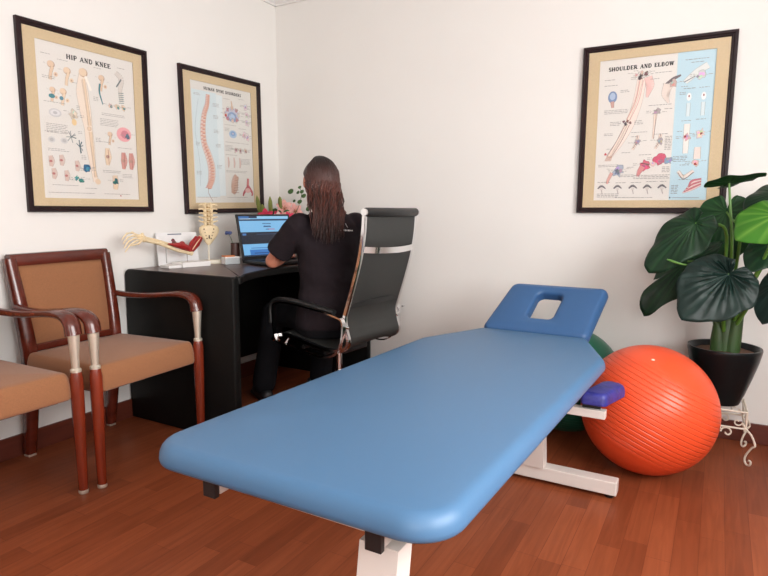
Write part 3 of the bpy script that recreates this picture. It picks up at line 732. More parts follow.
for (x, y, yt) in ((2.078, -2.285, -2.225), (2.006, -.895, -.965)):
    q = MB(); P0, P1 = V(*TL(x, y), .068), V(*TL(x if y > -1 else x, yt), .455)
    rr = []
    for P in (P0, P1): rr.append(q.ring([P + V(sx * .041, sy * .028, 0) for sx, sy in ((-1, -1), (1, -1), (1, 1), (-1, 1))]))
    q.skin(rr); q.build('column', M['white_metal'], tbl, smooth=False)
for (xc, y) in ((2.05, -2.285), (2.003, -.885)):
    q = MB(); q.box((*TL(xc, y), .043), (.624, .056, .052), bev=.004); bm_ = q.build('foot_beam', M['white_metal'], tbl, smooth=False)
    for s in (-1, 1):
        q = MB(); q.lathe([(.015, 0), (.018, .004), (.018, .012), (.009, .018)], (*TL(xc + s * .285, y), 0), 14); q.build('glide', M['black_plastic'], bm_)
q = MB(); q.box((*TL(2.04, -1.0), .352), (.472, .034, .030), bev=.002); bar = q.build('armrest_bar', M['white_metal'], tbl, smooth=False)
q = MB(); q.box((*TL(1.80, -1.0), .41), (.034, .034, .10), bev=.002); q.build('bar_hanger', M['white_metal'], tbl, smooth=False)
q = MB(); q.box((*TL(2.226, -.975), .378), (.062, .05, .024), bev=.002); q.build('armrest_block', M['black_plastic'], tbl, smooth=False)
q = MB(); q.box((*TL(2.232, -.86), .384), (.062, .16, .006)); q.build('armrest_plate', M['white_metal'], tbl, smooth=False)
ap = round_poly([(*TL(2.186, -1.035), .016), (*TL(2.278, -1.03), .024), (*TL(2.330, -.84), .04), (*TL(2.236, -.82), .03)], 6, 8)
pb = pad(ap, .386, .430, .014, TL(2.234, -.915), .004)
for v in pb.bm.verts:
    n = noise.noise(v.co * 45); v.co += V(n * .0025, n * .0015, n * .0025)
pb.build('armrest_cushion', M['purple_cloth'], tbl, angle=80)

# ------------------------------------------------------------------ exercise balls
def ball(name, c, R, m, rot, label, sq=0.985):
    root = empty(name, (c[0], c[1], 0)); tag(root, label, 'exercise ball', 'exercise balls by the back wall')
    b = MB(); b.ball((0, 0, 0), (R, R, R), 64, 40); o = b.build('ball_skin', m, root, angle=80)
    o.location = (0, 0, R * sq); o.rotation_euler = rot
    o.scale = (1, 1, 1)
    p = MB(); rr = Matrix.Rotation(0.0, 3, 'X')
    return root, o
rt, ob = ball('exercise_ball', (2.375, -.568), .261, M['orange_ball'], (math.radians(-12), math.radians(24), 0), 'large glossy orange exercise ball on the floor beside the treatment table', 1.0)
d = V(.06, -.44, .89).normalized()
p = MB(); p.ball(V(0, 0, .261) + d * .2605, (.007, .007, .004), 12, 8); p.build('valve_plug', M['ivory'], rt)
ball('exercise_ball', (1.984, -.254), .252, M['green_ball'], (math.radians(10), math.radians(10), 0), 'dark green exercise ball behind the treatment table, mostly hidden', 1.0)

# ------------------------------------------------------------------ desk
dk = empty('desk', (0.36, -0.615, 0)); tag(dk, 'black office desk with a dark glossy top against the left wall', 'desk')
def DL(x, y): return (x - .36, y + .615)
# top outline with a concave front edge
top = [(0.006, -1.215), (0.70, -1.215)]
fr = spline([(0.733, -1.165, 0), (0.722, -1.14, 0), (0.665, -1.04, 0), (0.615, -.85, 0), (0.62, -.65, 0), (0.655, -.40, 0), (0.72, -.20, 0), (0.735, -.02, 0)], 6)
loop = [(0.012, -1.176), (0.35, -1.176), (0.722, -1.176)] + [(p.x, p.y) for p in fr] + [(0.006, -.02), (0.006, -.6)]
loop = [DL(*p) for p in loop]
b = MB(); R = []
for dd, z in ((.006, .728), (0, .732), (0, .752), (.003, .760), (.009, .764)): R.append(b.ring([V(x, y, z) for x, y in offset_loop(loop, dd)]))
b.skin(R, True, True, False, mi=0); b.face(R[-1], mi=1)
b.build('desktop', [M['desk'], M['desk_top']], dk, angle=30)
for y, zt in ((-1.194, .766), (-.045, .728)):
    b = MB(); rl = round_poly([(-.354, 0.002, .006), (.373, 0.002, .006), (.373, zt, .022), (-.354, zt, .035)], 8, 2); rings = []
    for dd, yy in ((.006, -.021), (.002, -.019), (0, -.015), (0, .015), (.002, .019), (.006, .021)):
        rings.append(b.ring([V(x_, y + .615 + yy, z_) for x_, z_ in offset_loop(rl, dd)]))
    b.skin(rings); ep = b.build('end_panel', [M['desk'], M['desk_top']], dk, angle=50)
    for f in ep.data.polygons:
        if f.normal.z > .9 and f.center.z > .7: f.material_index = 1
b = MB(); b.box((*DL(.08, -.615), .445), (.02, 1.10, .56)); b.build('modesty_panel', M['desk'], dk, smooth=False)

# ------------------------------------------------------------------ guest chairs
def guest_chair(loc, rz, label):
    root = empty('guest_chair', loc, rz); tag(root, label, 'chair', 'wooden guest chairs along the left wall')
    wood, dark = M['mahogany'], M['mahogany_dark']
    # seat cushion with rounded wrapped edge
    sl = round_poly([(-.245, -.20, .03), (.245, -.20, .03), (.258, .272, .035), (-.258, .272, .035)], 6, 8)
    pad(sl, .368, .468, .022, (0, .03), .014).build('seat', M['tan'], root, angle=60)
    b = MB(); b.box((0, .02, .362), (.44, .40, .02)); b.build('seat_frame', dark, root, smooth=False)
    for s in (-1, 1):
        # front leg
        b = MB(); x = .268 * s; y = .266
        b.tube([V(x, y, .012), V(x, y, .10), V(x, y, .30), V(x, y, .44), V(x, y, .470)], [.0165, .0185, .0225, .0235, .018], 18)
        leg = b.build('front_leg', wood, root, angle=50)
        g = MB(); g.tube([V(x, y, 0), V(x, y, .006), V(x, y, .014)], [.0165, .018, .0165], 16); g.build('glide', M['silver'], leg)
        g = MB(); g.tube([V(x, y, .468), V(x, y, .477), V(x, y, .483), V(x, y, .52), V(x, y, .585), V(x, y, .606)], [.0195, .0195, .0135, .0150, .0195, .0205], 16)
        g.build('arm_sleeve', M['silver'], root, angle=30)
        # arm: from back stile forward, curving down onto the sleeve
        path = spline([(x * .905, -.215, .660), (x * .93, -.15, .655), (x * .97, -.04, .656), (x, .08, .668), (x * 1.005, .17, .675), (x * 1.005, .228, .668), (x, .258, .645), (x, .266, .605)], 6)
        def prof(t):
            w = .019 + .012 * min(1, max(0, (t - .25) * 2.2)); h = .014 + .012 * max(0, (t - .45) * 1.8)
            return [(w * math.cos(2 * PI * i / 14), h * math.sin(2 * PI * i / 14)) for i in range(14)]
        b = MB(); rings = []
        fr_ = frames_along(path)
        for k, (T, a_, b_) in enumerate(fr_):
            sd = V(1, 0, 0); w_ = sd.cross(T).normalized(); pr_ = prof(k / (len(path) - 1))
            rings.append(b.ring([path[k] + sd * u + w_ * v for u, v in pr_]))
        b.skin(rings); b.build('arm', dark, root, angle=60)
        # back leg + stile, one piece of wood
        st = [(.205, -.262, .012), (.205, -.235, .20), (.208, -.212, .38), (.212, -.212, .50), (.220, -.238, .68), (.228, -.268, .856)]
        pth = spline([(s * a, c, e) for a, c, e in st], 6)
        b = MB(); rings = []
        for k, P in enumerate(pth):
            t = k / (len(pth) - 1); w = .020 + .005 * math.sin(t * PI); dd = .022 + .008 * math.sin(t * PI)
            rings.append(b.ring([P + V(w * cx, dd * cy, 0) for cx, cy in ((-1, -.7), (-.7, -1), (.7, -1), (1, -.7), (1, .7), (.7, 1), (-.7, 1), (-1, .7))]))
        b.skin(rings); rl = b.build('back_leg', dark, root, angle=50)
        g = MB(); g.box((s * .205, -.262, .007), (.034, .036, .014), bev=.003); g.build('glide', M['silver'], rl)
    # top rail, lower rail
    b = MB(); rings = []
    for i in range(15):
        u = -1 + 2 * i / 14; x = u * .234; y = -.268 - .012 * (1 - u * u); z = .854
        rings.append(b.ring([V(x, y + p * .019 - q * .34 * .0, z + q) for p, q in ((-1, -.030), (-1, .012), (-.5, .020), (.5, .020), (1, .012), (1, -.030))]))
    b.skin(rings); b.build('top_rail', dark, root, angle=50)
    b = MB(); b.box((0, -.214, .478), (.40, .026, .030), bev=.004); b.build('lower_rail', dark, root)
    # back panel
    b = MB(); rings = []
    for i in range(13):
        t = i / 12; z = .486 + t * .345; yc = -.212 - .056 * t ** 1.3; w = .196 + .016 * t
        row = []
        for j in range(13):
            u = -1 + 2 * j / 12; row.append(V(u * w, yc - .010 * (1 - u * u) + .022 * (1 - abs(u) ** 6) * (1 - abs(2 * t - 1) ** 8) * 1.0, z))
        for j in range(13):
            u = 1 - 2 * j / 12; row.append(V(u * w, yc - .010 * (1 - u * u) - .016, z))
        rings.append(b.ring(row))
    b.skin(rings); b.build('back_panel', M['tan'], root, angle=50)
    return root
c1 = guest_chair((.296, -1.534, 0), -PI / 2 + .065, 'tan fabric armchair with mahogany frame beside the black desk')
c0 = copy_tree(c1); c0.location = (.294, -2.117, 0); c0.rotation_euler = (0, 0, -PI / 2 + .0)
c0['label'] = 'tan fabric armchair cut by the left photo edge, nearest the photographer'

# ------------------------------------------------------------------ office chair
oc = empty('office_chair', (.905, -.635, 0), math.radians(86)); tag(oc, 'black mesh office chair with chrome arms that the woman sits on', 'chair')
prof = [(-.318, 1.050), (-.310, .95), (-.290, .84), (-.255, .72), (-.222, .62), (-.205, .56), (-.214, .50), (-.226, .452), (-.205, .415), (-.15, .400), (-.05, .405), (.06, .425), (.16, .440), (.225, .432), (.255, .405)]
side = spline([(0, a, c) for a, c in prof], 6)
HW = .212
b = MB(); rings = []
fr_ = frames_along(side)
for k, P in enumerate(side):
    n = fr_[k][0].cross(V(1, 0, 0)).normalized(); row = []
    for sgn in (1, -1):
        for j in range(11):
            u = (-1 + 2 * j / 10) * sgn; row.append(P + V(u * HW, 0, 0) + n * (.0025 * sgn) + V(0, 0, 0) + n * (-.012 * (1 - u * u)) * (1 if P.z > .5 else .8))
    rings.append(b.ring(row))
b.skin(rings); b.build('sling', M['net'], oc, angle=60)
for s in (-1, 1):
    b = MB(); b.oriented([P + V(s * (HW + .006), 0, 0) for P in side], [(-.007, -.010), (.007, -.010), (.009, 0), (.007, .010), (-.007, .010), (-.009, 0)], upv=V(1, 0, 0))
    b.build('side_rail', M['chrome'], oc, angle=60)
    x = s * (HW + .030)
    lp = spline([(x, -.212, .545), (x, -.17, .570), (x, -.04, .592), (x, .12, .608), (x, .20, .602), (x, .226, .570), (x, .222, .48), (x, .205, .415), (x, .15, .398), (x, 0, .378), (x, -.10, .368), (x, -.165, .390), (x, -.205, .45)], 7, closed=True)
    b = MB(); lp.append(lp[0].copy()); b.oriented(lp, [(-.010, -.006), (.010, -.006), (.012, 0), (.010, .006), (-.010, .006), (-.012, 0)], upv=V(1, 0, 0))
    b2 = MB(); rings = []
    fl = frames_along(lp)
    for k, P in enumerate(lp):
        T = fl[k][0]; n = T.cross(V(1, 0, 0)).normalized()
        rings.append(b2.ring([P + V(1, 0, 0) * u + n * v for u, v in ((-.012, -.004), (.012, -.004), (.012, .004), (-.012, .004))]))
    b2.skin(rings, True, False, False); b.bm.free()
    arm = b2.build('arm_loop', M['chrome'], oc, angle=40)
    pd = MB(); pp = spline([(x, -.16, .588), (x, -.04, .606), (x, .12, .622), (x, .205, .616), (x, .238, .585), (x, .238, .50)], 6); fl = frames_along(pp); rings = []
    for k, P in enumerate(pp):
        T = fl[k][0]; n = T.cross(V(1, 0, 0)).normalized()
        rings.append(pd.ring([P + V(.019 * math.cos(q), 0, 0) + n * (.012 * math.sin(q)) for q in [2 * PI * i / 12 for i in range(12)]]))
    pd.skin(rings); pd.build('arm_pad', M['black_leather'], arm, angle=60)
    b = MB(); b.tube([V(s * (HW - .002), -.214, .515), V(x + s * .008, -.205, .530)], .010, 12); b.build('arm_bolt', M['chrome'], arm); b = MB(); b.tube([V(s * HW, .15, .425), V(x, .15, .400)], .007, 10); b.build('arm_bolt', M['chrome'], arm)
# head roll, crossbars
b = MB(); b.tube([V(-HW - .012, -.322, 1.052), V(-HW, -.322, 1.052), V(0, -.330, 1.052), V(HW, -.322, 1.052), V(HW + .012, -.322, 1.052)], [.015, .021, .021, .021, .015], 18); b.build('head_roll', M['black_leather'], oc)
b = MB()
for s in (-1, 1):
    b = MB(); b.tube([V(s * (HW + .010), -.322, 1.052), V(s * (HW + .020), -.322, 1.052)], .016, 16); b.build('roll_cap', M['chrome'], oc)
b = MB(); bw = spline([(-HW - .006, -.292, .885), (-HW * .7, -.335, .880), (0, -.352, .876), (HW * .7, -.335, .880), (HW + .006, -.292, .885)], 6)
b.oriented(bw, [(-.005, -.014), (.005, -.014), (.005, .014), (-.005, .014)]); b.build('back_brace', M['chrome'], oc, angle=40)
b = MB(); bw = spline([(-HW, -.216, .618), (0, -.226, .618), (HW, -.216, .618)], 6)
b.oriented(bw, [(-.004, -.012), (.004, -.012), (.004, .012), (-.004, .012)]); b.build('lumbar_strap', M['black_leather'], oc)
# tilt mechanism, cylinder, base, casters
b = MB(); b.box((0, 0, .372), (.20, .22, .035), bev=.008); b.tube([V(-HW, .06, .39), V(HW, .06, .39)], .010); b.tube([V(-HW, -.08, .38), V(HW, -.08, .38)], .010); b.build('tilt_mechanism', M['black_plastic'], oc)
b = MB(); b.tube([V(.08, .03, .37), V(.22, .05, .365)], .005); b.ball((.23, .052, .365), (.016, .010, .008)); b.build('tilt_lever', M['black_plastic'], oc)
b = MB(); b.lathe([(.024, .10), (.024, .24), (.015, .241), (.015, .36)], n=18); b.build('gas_cylinder', M['chrome'], oc)
base = MB(); base.lathe([(.034, .075), (.038, .085), (.036, .125), (.026, .135)], n=20); bs = base.build('base_hub', M['chrome'], oc)
for k in range(5):
    a = 2 * PI * k / 5 + .35; dx, dy = math.cos(a), math.sin(a)
    b = MB(); b.oriented([V(dx * .025, dy * .025, .105), V(dx * .15, dy * .15, .095), V(dx * .28, dy * .28, .072)], lambda t: [(-.018 + .008 * t, -.012), (.018 - .008 * t, -.012), (.014 - .006 * t, .010), (-.014 + .006 * t, .010)])
    sp = b.build('base_spoke', M['chrome'], oc, angle=50)
    b = MB(); c = V(dx * .275, dy * .275, .027); t = V(-dy, dx, 0)
    Rm = Matrix(((t.x, dx, 0), (t.y, dy, 0), (0, 0, 1)))
    for s in (-1, 1):
        q = c + t * (s * .013); A = Matrix((t, V(dx, dy, 0), V(0, 0, 1))).transposed() @ Matrix.Rotation(PI / 2, 3, 'Y')
        b.lathe([(.020, -.007), (.027, -.005), (.027, .005), (.020, .007)], q, 18, axis=A)
    b.tube([c, c + V(0, 0, .045)], .008); b.build('caster', M['black_plastic'], sp)

# ------------------------------------------------------------------ the woman at the desk
TH = math.atan2(.85, .53)
HIP = V(.872, -.672, 0)
per = empty('person', HIP, TH); tag(per, 'woman seen from behind at the laptop, long brown hair, dark t-shirt', 'person')
# local frame: +Y faces the laptop, +X is her right
def caps(b, pts, rad, n=14):
    P = [Vector(p) for p in pts]; L = [0]
    for i in range(1, len(P)): L.append(L[-1] + (P[i] - P[i - 1]).length)
    b.tube(P, rad, n)
    for q, r in ((P[0], rad[0]), (P[-1], rad[-1])): b.ball(q, r, n, 8)
    for q, r in zip(P[1:-1], rad[1:-1]): b.ball(q, r * .999, n, 8)
def loft(b, secs, n=24):
    """secs: (center, rx, ry, tilt) ellipses stacked upwards"""
    rings = []
    for c, rx, ry in secs:
        c = Vector(c); rings.append(b.ring([c + V(rx * math.cos(2 * PI * i / n), ry * math.sin(2 * PI * i / n), 0) for i in range(n)]))
    b.skin(rings)
SH = {-1: V(-.158, .005, .988), 1: V(.158, .005, .988)}      # shoulders
EL = {-1: V(-.248, .150, .802), 1: V(.235, .13, .795)}
WR = {-1: V(-.115, .345, .806), 1: V(.13, .345, .806)}
HC = V(-.032, .050, 1.205)                                    # head centre
body = MB()
# torso
loft(body, [((0, 0, .44), .15, .11), ((0, 0, .50), .165, .125), ((0, 0, .58), .155, .115), ((0, .005, .68), .130, .098), ((0, .015, .80), .140, .105), ((0, .015, .92), .158, .105), ((0, .01, .97), .155, .085), ((0, .01, 1.01), .115, .062), ((0, .015, 1.045), .06, .05)])
# neck and head
caps(body, [(0, .01, 1.02), (.002, .025, 1.08), (.004, .032, 1.13)], [.052, .046, .046])
body.ball(HC + V(0, -.012, .012), (.073, .090, .092), 24, 16)
body.ball(HC + V(0, .030, -.030), (.056, .060, .075), 20, 14)      # face
body.ball(HC + V(0, .060, -.088), (.026, .024, .020), 12, 8)       # chin
caps(body, [HC + V(0, .082, .008), HC + V(0, .095, -.020), HC + V(0, .091, -.028)], [.005, .008, .007], 10)   # nose
body.ball(HC + V(0, .088, -.058), (.022, .010, .006), 12, 8); body.ball(HC + V(0, .087, -.066), (.019, .009, .006), 12, 8)   # lips
for s in (-1, 1):
    body.ball(HC + V(s * .030, .068, .004), (.014, .011, .010), 10, 8)         # lids
    body.ball(HC + V(s * .073, .000, -.010), (.010, .018, .031), 12, 8)         # ear
    body.ball(HC + V(s * .077, -.006, .004), (.007, .015, .018), 10, 8)
    # arm, forearm
    caps(body, [SH[s], SH[s].lerp(EL[s], .5), EL[s]], [.046, .041, .036])
    caps(body, [EL[s], EL[s].lerp(WR[s], .35), WR[s]], [.037, .037, .024])
    # palm and five fingers resting on the keys
    hd_ = (WR[s] - EL[s]).normalized(); hd_.z = -.05; hd_.normalize(); sd = V(hd_.y, -hd_.x, 0) * (-s)     # sd: thumb side points to the middle
    sd = V(-s * abs(hd_.y), s * hd_.x * (1 if s * hd_.x > 0 else -1), 0).normalized()
    pc = WR[s] + hd_ * .045
    body.ball(WR[s] + hd_ * .02, (.024, .024, .014), 12, 8)
    rotm = Matrix((sd, hd_, sd.cross(hd_))).transposed()
    body.ball(pc, (.037, .046, .014), 16, 10, rot=rotm)
    for k, (off, ln) in enumerate(((.028, .066), (.010, .074), (-.010, .068), (-.028, .054))):
        k0 = pc + sd * off + hd_ * .030; k1 = k0 + hd_ * ln * .42 + V(0, 0, .010) + sd * off * .12; k2 = k1 + hd_ * ln * .33 + V(0, 0, -.006); k3 = k2 + hd_ * ln * .20 + V(0, 0, -.014)
        caps(body, [k0, k1, k2, k3], [.0090, .0084, .0076, .0066], 8)
    t0 = WR[s] + hd_ * .022 + sd * .020; t1 = t0 + hd_ * .022 + sd * .026 + V(0, 0, -.002); t2 = t1 + hd_ * .028 + sd * .010; t3 = t2 + hd_ * .018 + sd * .001
    caps(body, [t0, t1, t2, t3], [.0125, .0112, .0095, .0080], 8)
    # thigh, calf, foot
    kn = V(.115, .36, .50) if s > 0 else V(-.185, .35, .50); an = V(.10, .37, .085) if s > 0 else V(-.235, .385, .085)
    caps(body, [V(s * .085, .02, .49), V(s * .10, .20, .505), kn], [.080, .068, .050])
    caps(body, [kn, kn.lerp(an, .4) + V(0, -.012, 0), an], [.050, .047, .032])
    caps(body, [an + V(0, -.02, -.03), an + V(0, .10, -.052)], [.028, .022])
bo = body.build('body', M['skin'], per); remesh(bo, .0065, 4)
# T-shirt: torso cover and sleeves with clean hems
sh = MB()
loft(sh, [((0, -.01, .470), .178, .132), ((0, -.008, .50), .180, .136), ((0, -.004, .58), .168, .130), ((0, .002, .68), .150, .118), ((0, .012, .78), .154, .122), ((0, .012, .88), .168, .124), ((0, .008, .96), .176, .112), ((0, .008, .99), .170, .095), ((0, .012, 1.028), .125, .072), ((0, .016, 1.062), .066, .056)], 28)
for s in (-1, 1):
    sh.ball(SH[s] + V(-s * .008, 0, 0), (.064, .064, .062), 18, 12)
    D = (EL[s] - SH[s]); hem = SH[s] + D * .76
    sh.tube([SH[s], SH[s] + D * .4, hem - D * .1, hem], [.062, .064, .067, .068], 20)
    sh.ball(SH[s] + V(-s * .04, 0, -.075), (.06, .072, .085), 14, 10)
for s in (-1, 1):
    e = MB(); e.ball(HC + V(s * .030, .0720, .004), (.0115, .0088, .0052), 14, 10); e.ball(HC + V(s * .030, .0780, .004), (.0042, .0034, .0042), 12, 8, mi=1)
    e.build('eye', [M['ivory'], M['shoe']], per)
    e = MB(); e.tube(spline([HC + V(s * .016, .0800, .020), HC + V(s * .030, .0760, .025), HC + V(s * .046, .0620, .021)], 4), .0022, 6); e.build('eyebrow', M['shoe'], per)
so = sh.build('t_shirt', M['shirt'], per); remesh(so, .007, 4)
for v in so.data.vertices:
    w = noise.noise(V(v.co.x * 3, v.co.y * 9, v.co.z * 16)) + .6 * noise.noise(V(v.co.x * 11 + 3, v.co.y * 8, v.co.z * 22 + v.co.x * 20))
    v.co += v.normal * w * .0055 * (1.3 - max(0, min(1, (v.co.z - .7) / .35)) * .8)
# trousers
tr = MB(); loft(tr, [((0, 0, .425), .150, .115), ((0, 0, .47), .176, .134), ((0, 0, .54), .170, .130), ((0, 0, .57), .160, .122)])
for s in (-1, 1):
    kn = V(.115, .36, .50) if s > 0 else V(-.185, .35, .50); an = V(.10, .37, .10) if s > 0 else V(-.235, .385, .10)
    caps(tr, [V(s * .085, .02, .49), V(s * .10, .20, .505), kn], [.090, .080, .062]); caps(tr, [kn, kn.lerp(an, .5) + V(0, -.01, 0), an], [.064, .064, .066])
to = tr.build('trousers', M['trousers'], per); remesh(to, .010, 3)
for s in (-1, 1):
    f = MB(); a = V(.10, .37, 0) if s > 0 else V(-.235, .385, 0)
    caps(f, [a + V(0, -.045, .040), a + V(0, .02, .040), a + V(0, .10, .034), a + V(0, .155, .028)], [.036, .037, .036, .026])
    f.box(a + V(0, .05, .010), (.072, .235, .018), bev=.008)
    fo = f.build('shoe', M['shoe'], per); remesh(fo, .006, 2)
    zmin = min(v.co.z for v in fo.data.vertices); fo.location = (0, 0, .001 - zmin)
# illegible white print on the back of the shirt
def back_y(x, z):
    best = None
    for v in so.data.vertices:
        if abs(v.co.x - x) < .012 and abs(v.co.z - z) < .012 and v.co.y < 0:
            if best is None or v.co.y < best: best = v.co.y
    return best if best is not None else -.11
lg = MB(); random.seed(3)
x = .006
while x < .086:
    w = random.uniform(.003, .006); z = .964 - (x - .02) * .06; y = back_y(x, z) - .0028
    lg.box((x, y, z), (w, .0008, random.choice((.006, .008))), color=None); x += w + .0022
lg.tube([V(.050, back_y(.050, .995) - .0025, .996), V(.053, back_y(.053, .985) - .0025, .984), V(.060, back_y(.06, .978) - .0025, .976)], .0010, 6)
lg.build('shirt_print', M['white_paper'], per, smooth=False)
# hair: scalp shell plus long wavy locks
hr = MB()
DARK, BR, RED = (0.011, 0.007, 0.007), (0.046, 0.019, 0.015), (0.120, 0.038, 0.027)
def hcol(z, k):
    t = max(0, min(1, (HC.z + .105 - z) / .15)) ; a = [DARK[i] + (RED[i] * .85 - DARK[i]) * t for i in range(3)] if k > .45 else [DARK[i] + (BR[i] - DARK[i]) * t for i in range(3)]
    t2 = max(0, min(1, (HC.z - .13 - z) / .14)); return [a[i] * (1 - t2 * .65) for i in range(3)]
cap = MB(); n = 40; rings = []; cols = []
for k in range(1, 17):
    th = PI * k / 22; row = []
    for i in range(n):
        a = 2 * PI * i / n; dx, dy = math.cos(a), math.sin(a)
        cut = .46 + .16 * max(0, min(1, (.6 - dy) / .6)) + .38 * max(0, min(1, (.0 - dy) / .45)) ** 1.3      # hairline higher at the forehead
        t = th * cut
        row.append(HC + V(.083 * math.sin(t) * dx, -.010 + .104 * math.sin(t) * dy, .004 + .106 * math.cos(t)))
    rings.append(cap.ring(row)); cols.append(hcol(rings[-1][0].co.z, .2))
cap.skin(rings, True, True, False, colors=cols)
sc_o = cap.build('hair', M['hair'], per, angle=80)
lk = MB(); random.seed(11)
for q in range(1150):
    a = random.uniform(PI * 1.0 + .42, PI * 2.0 + .55); lvl = random.random() ** 2.4; dx, dy = math.cos(a), math.sin(a)
    if dy > .2: lvl *= .6
    th0 = .03 + lvl * 1.0
    pts = []; kcol = random.random()
    for j in range(10):
        t = th0 + (1.62 - th0) * j / 9; jr = 1 + (kcol - .4) * .045 + .012 * math.sin(q * 1.7 + j * 1.1); a_ = a + .05 * math.sin(q * 2.3 + j * .9) * min(1, t); dx, dy = math.cos(a_), math.sin(a_)
        pts.append(HC + V((.089 + .004 * lvl) * jr * math.sin(t) * dx, -.010 + .111 * jr * math.sin(t) * dy, .006 + .110 * jr * math.cos(t)))
    ph = random.uniform(0, 6.28); amp = random.uniform(.004, .013)
    zend = random.uniform(.895, 1.03) + (0.05 if random.random() < .3 else 0) + .035 * abs(dx) ** 2
    side_ = pts[-1]; x0 = side_.x; y0 = side_.y; z0 = side_.z
    xe = HC.x + (x0 - HC.x) * random.uniform(.60, 1.08) + random.uniform(-.018, .018) - .014 - .03 * max(0, dx)
    ye = min(y0, -.055) * .35 - random.uniform(.080, .125) + .03 * abs(dx)
    for j in range(1, 11):
        t = j / 10; z = z0 + (zend - z0) * t
        e = t * t * (3 - 2 * t)
        x = x0 + (xe - x0) * e + amp * math.sin(ph + t * 7.5); y = y0 + (ye - y0) * min(1, e * 1.1) + amp * .7 * math.cos(ph + t * 6.8)
        if z < 1.06: y = min(y, -.098 - .010 * random.random() - .012 * lvl)
        pts.append(V(x, y, z))
    m_ = len(pts); r = [.0043 * (1 - .80 * (i / (m_ - 1)) ** 2.2) for i in range(m_)]
    lk.tube(pts, r, 5, True, colors=[hcol(p.z, kcol) for p in pts])
lk.build('hair_locks', M['hair'], sc_o, angle=80)
# ------------------------------------------------------------------ laptop
A = math.radians(15); wdir = V(math.sin(A), math.cos(A), 0); ndir = V(math.cos(A), -math.sin(A), 0)
LB = V(.308, -.690, .7645)
lap = empty('laptop', LB + wdir * .18, math.atan2(wdir.y, wdir.x)); tag(lap, 'open black laptop with a blue web page on its screen', 'laptop')
# local: X along the hinge (left to right as she sees it), -Y towards her
b = MB(); b.box((0, -.115, .013), (.36, .24, .018), bev=.005); bsd = b.build('keyboard_base', M['black_plastic'], lap)
b = MB()
for r in range(5):
    for c in range(15): b.box((-.154 + c * .022, -.045 - r * .020, .0235), (.018, .016, .003))
b.build('keys', M['shoe'], bsd, smooth=False)
b = MB(); b.box((0, -.19, .0225), (.09, .055, .001)); b.build('touchpad', M['desk'], bsd, smooth=False)
tilt = math.radians(14.5); Rl = Matrix.Rotation(-tilt, 3, 'X')
LH = .262
b = MB(); b.box(Rl @ V(0, 0, LH / 2) + V(0, 0, .016), (.362, .010, LH), rot=Rl, bev=.004); b.build('screen_lid', M['black_plastic'], lap)
s_ = MB(); K = 0
def scr(x0, z0, x1, z1, c):
    global K; K += 1
    yy = -.0056 - K * .00002
    s_.face([s_.bm.verts.new(Rl @ V(-.168 + x * .336, yy, .022 + z * .228) + V(0, 0, .016)) for x, z in ((x0, z0), (x1, z0), (x1, z1), (x0, z1))], c)
LBu, NV = srgb(128, 188, 232), srgb(28, 44, 74)
scr(0, 0, 1, 1, LBu); scr(0, .93, .2, 1, srgb(60, 110, 170)); scr(.2, .95, .36, 1, NV); scr(.36, .95, 1, 1, srgb(150, 200, 236)); scr(0, .885, 1, .925, NV); scr(.02, .925, .22, .94, srgb(200, 224, 240))
scr(0, .30, 1, .60, srgb(18, 28, 46)); scr(.03, .52, .10, .57, srgb(70, 120, 180)); scr(.3, .535, .72, .55, srgb(60, 80, 110))
for k, (x0, x1, z, c) in enumerate(((.45, .62, .80, NV), (.47, .60, .735, srgb(30, 50, 120)), (.46, .61, .72, NV), (.54, .68, .655, srgb(196, 70, 90)), (.5, .56, .655, NV))):
    u = x0
    while u < x1: scr(u, z, min(u + .012, x1), z + .022, c); u += .017
scr(0, 0, 1, .30, srgb(120, 184, 232)); scr(.12, .03, 1, .16, srgb(52, 118, 190)); scr(.2, .06, .9, .085, srgb(30, 70, 130)); scr(0, 0, 1, .03, NV); scr(.15, .19, .5, .21, srgb(70, 120, 180))
s_.build('screen', M['screen'], lap, smooth=False)

# ------------------------------------------------------------------ things on the desk
DZ = .7645
# display card leaning behind the arm model
cd = empty('display_card', (.075, -.925, DZ), math.radians(78)); tag(cd, 'white printed display card standing behind the arm model on the desk', 'card')
pr = Print(.235, .175, srgb(226, 226, 226), srgb(150, 150, 152))
pr.rect(.28, .93, .62, .965, srgb(96, 104, 120)); pr.blob(.42, .72, .055, srgb(110, 52, 56), .4); pr.blob(.35, .60, .05, srgb(96, 50, 54), .4, sy=.7); pr.blob(.30, .58, .03, srgb(176, 150, 140), .4)
for x, y, w, r in ((.06, .88, .16, 2), (.06, .78, .12, 3), (.60, .86, .3, 2), (.62, .74, .28, 3), (.55, .60, .3, 2), (.06, .5, .1, 3), (.7, .45, .2, 3)): pr.micro(x, y, w, r, srgb(176, 176, 178), .04)
for v in pr.b.bm.verts: v.co += V(0, -.0008, 0)
pr.b.box((0, 0, .0875), (.235, .0015, .175), color=srgb(228, 228, 228))
co = pr.b.build('card_sheet', M['print'], cd, smooth=False); co.rotation_euler = (-.12, 0, 0)
# white box under the model
bx = empty('white_box', (.165, -.975, DZ), math.radians(80)); tag(bx, 'flat white box lying under the arm model on the desk', 'box')
b = MB(); b.box((.045, 0, .0125), (.165, .10, .025), bev=.0015); b.build('box_body', M['white_paper'], bx, smooth=False)
b = MB(); b.box((-.075, .0, .007), (.07, .085, .0135), bev=.001); b.build('booklet', M['white_paper'], bx, smooth=False)

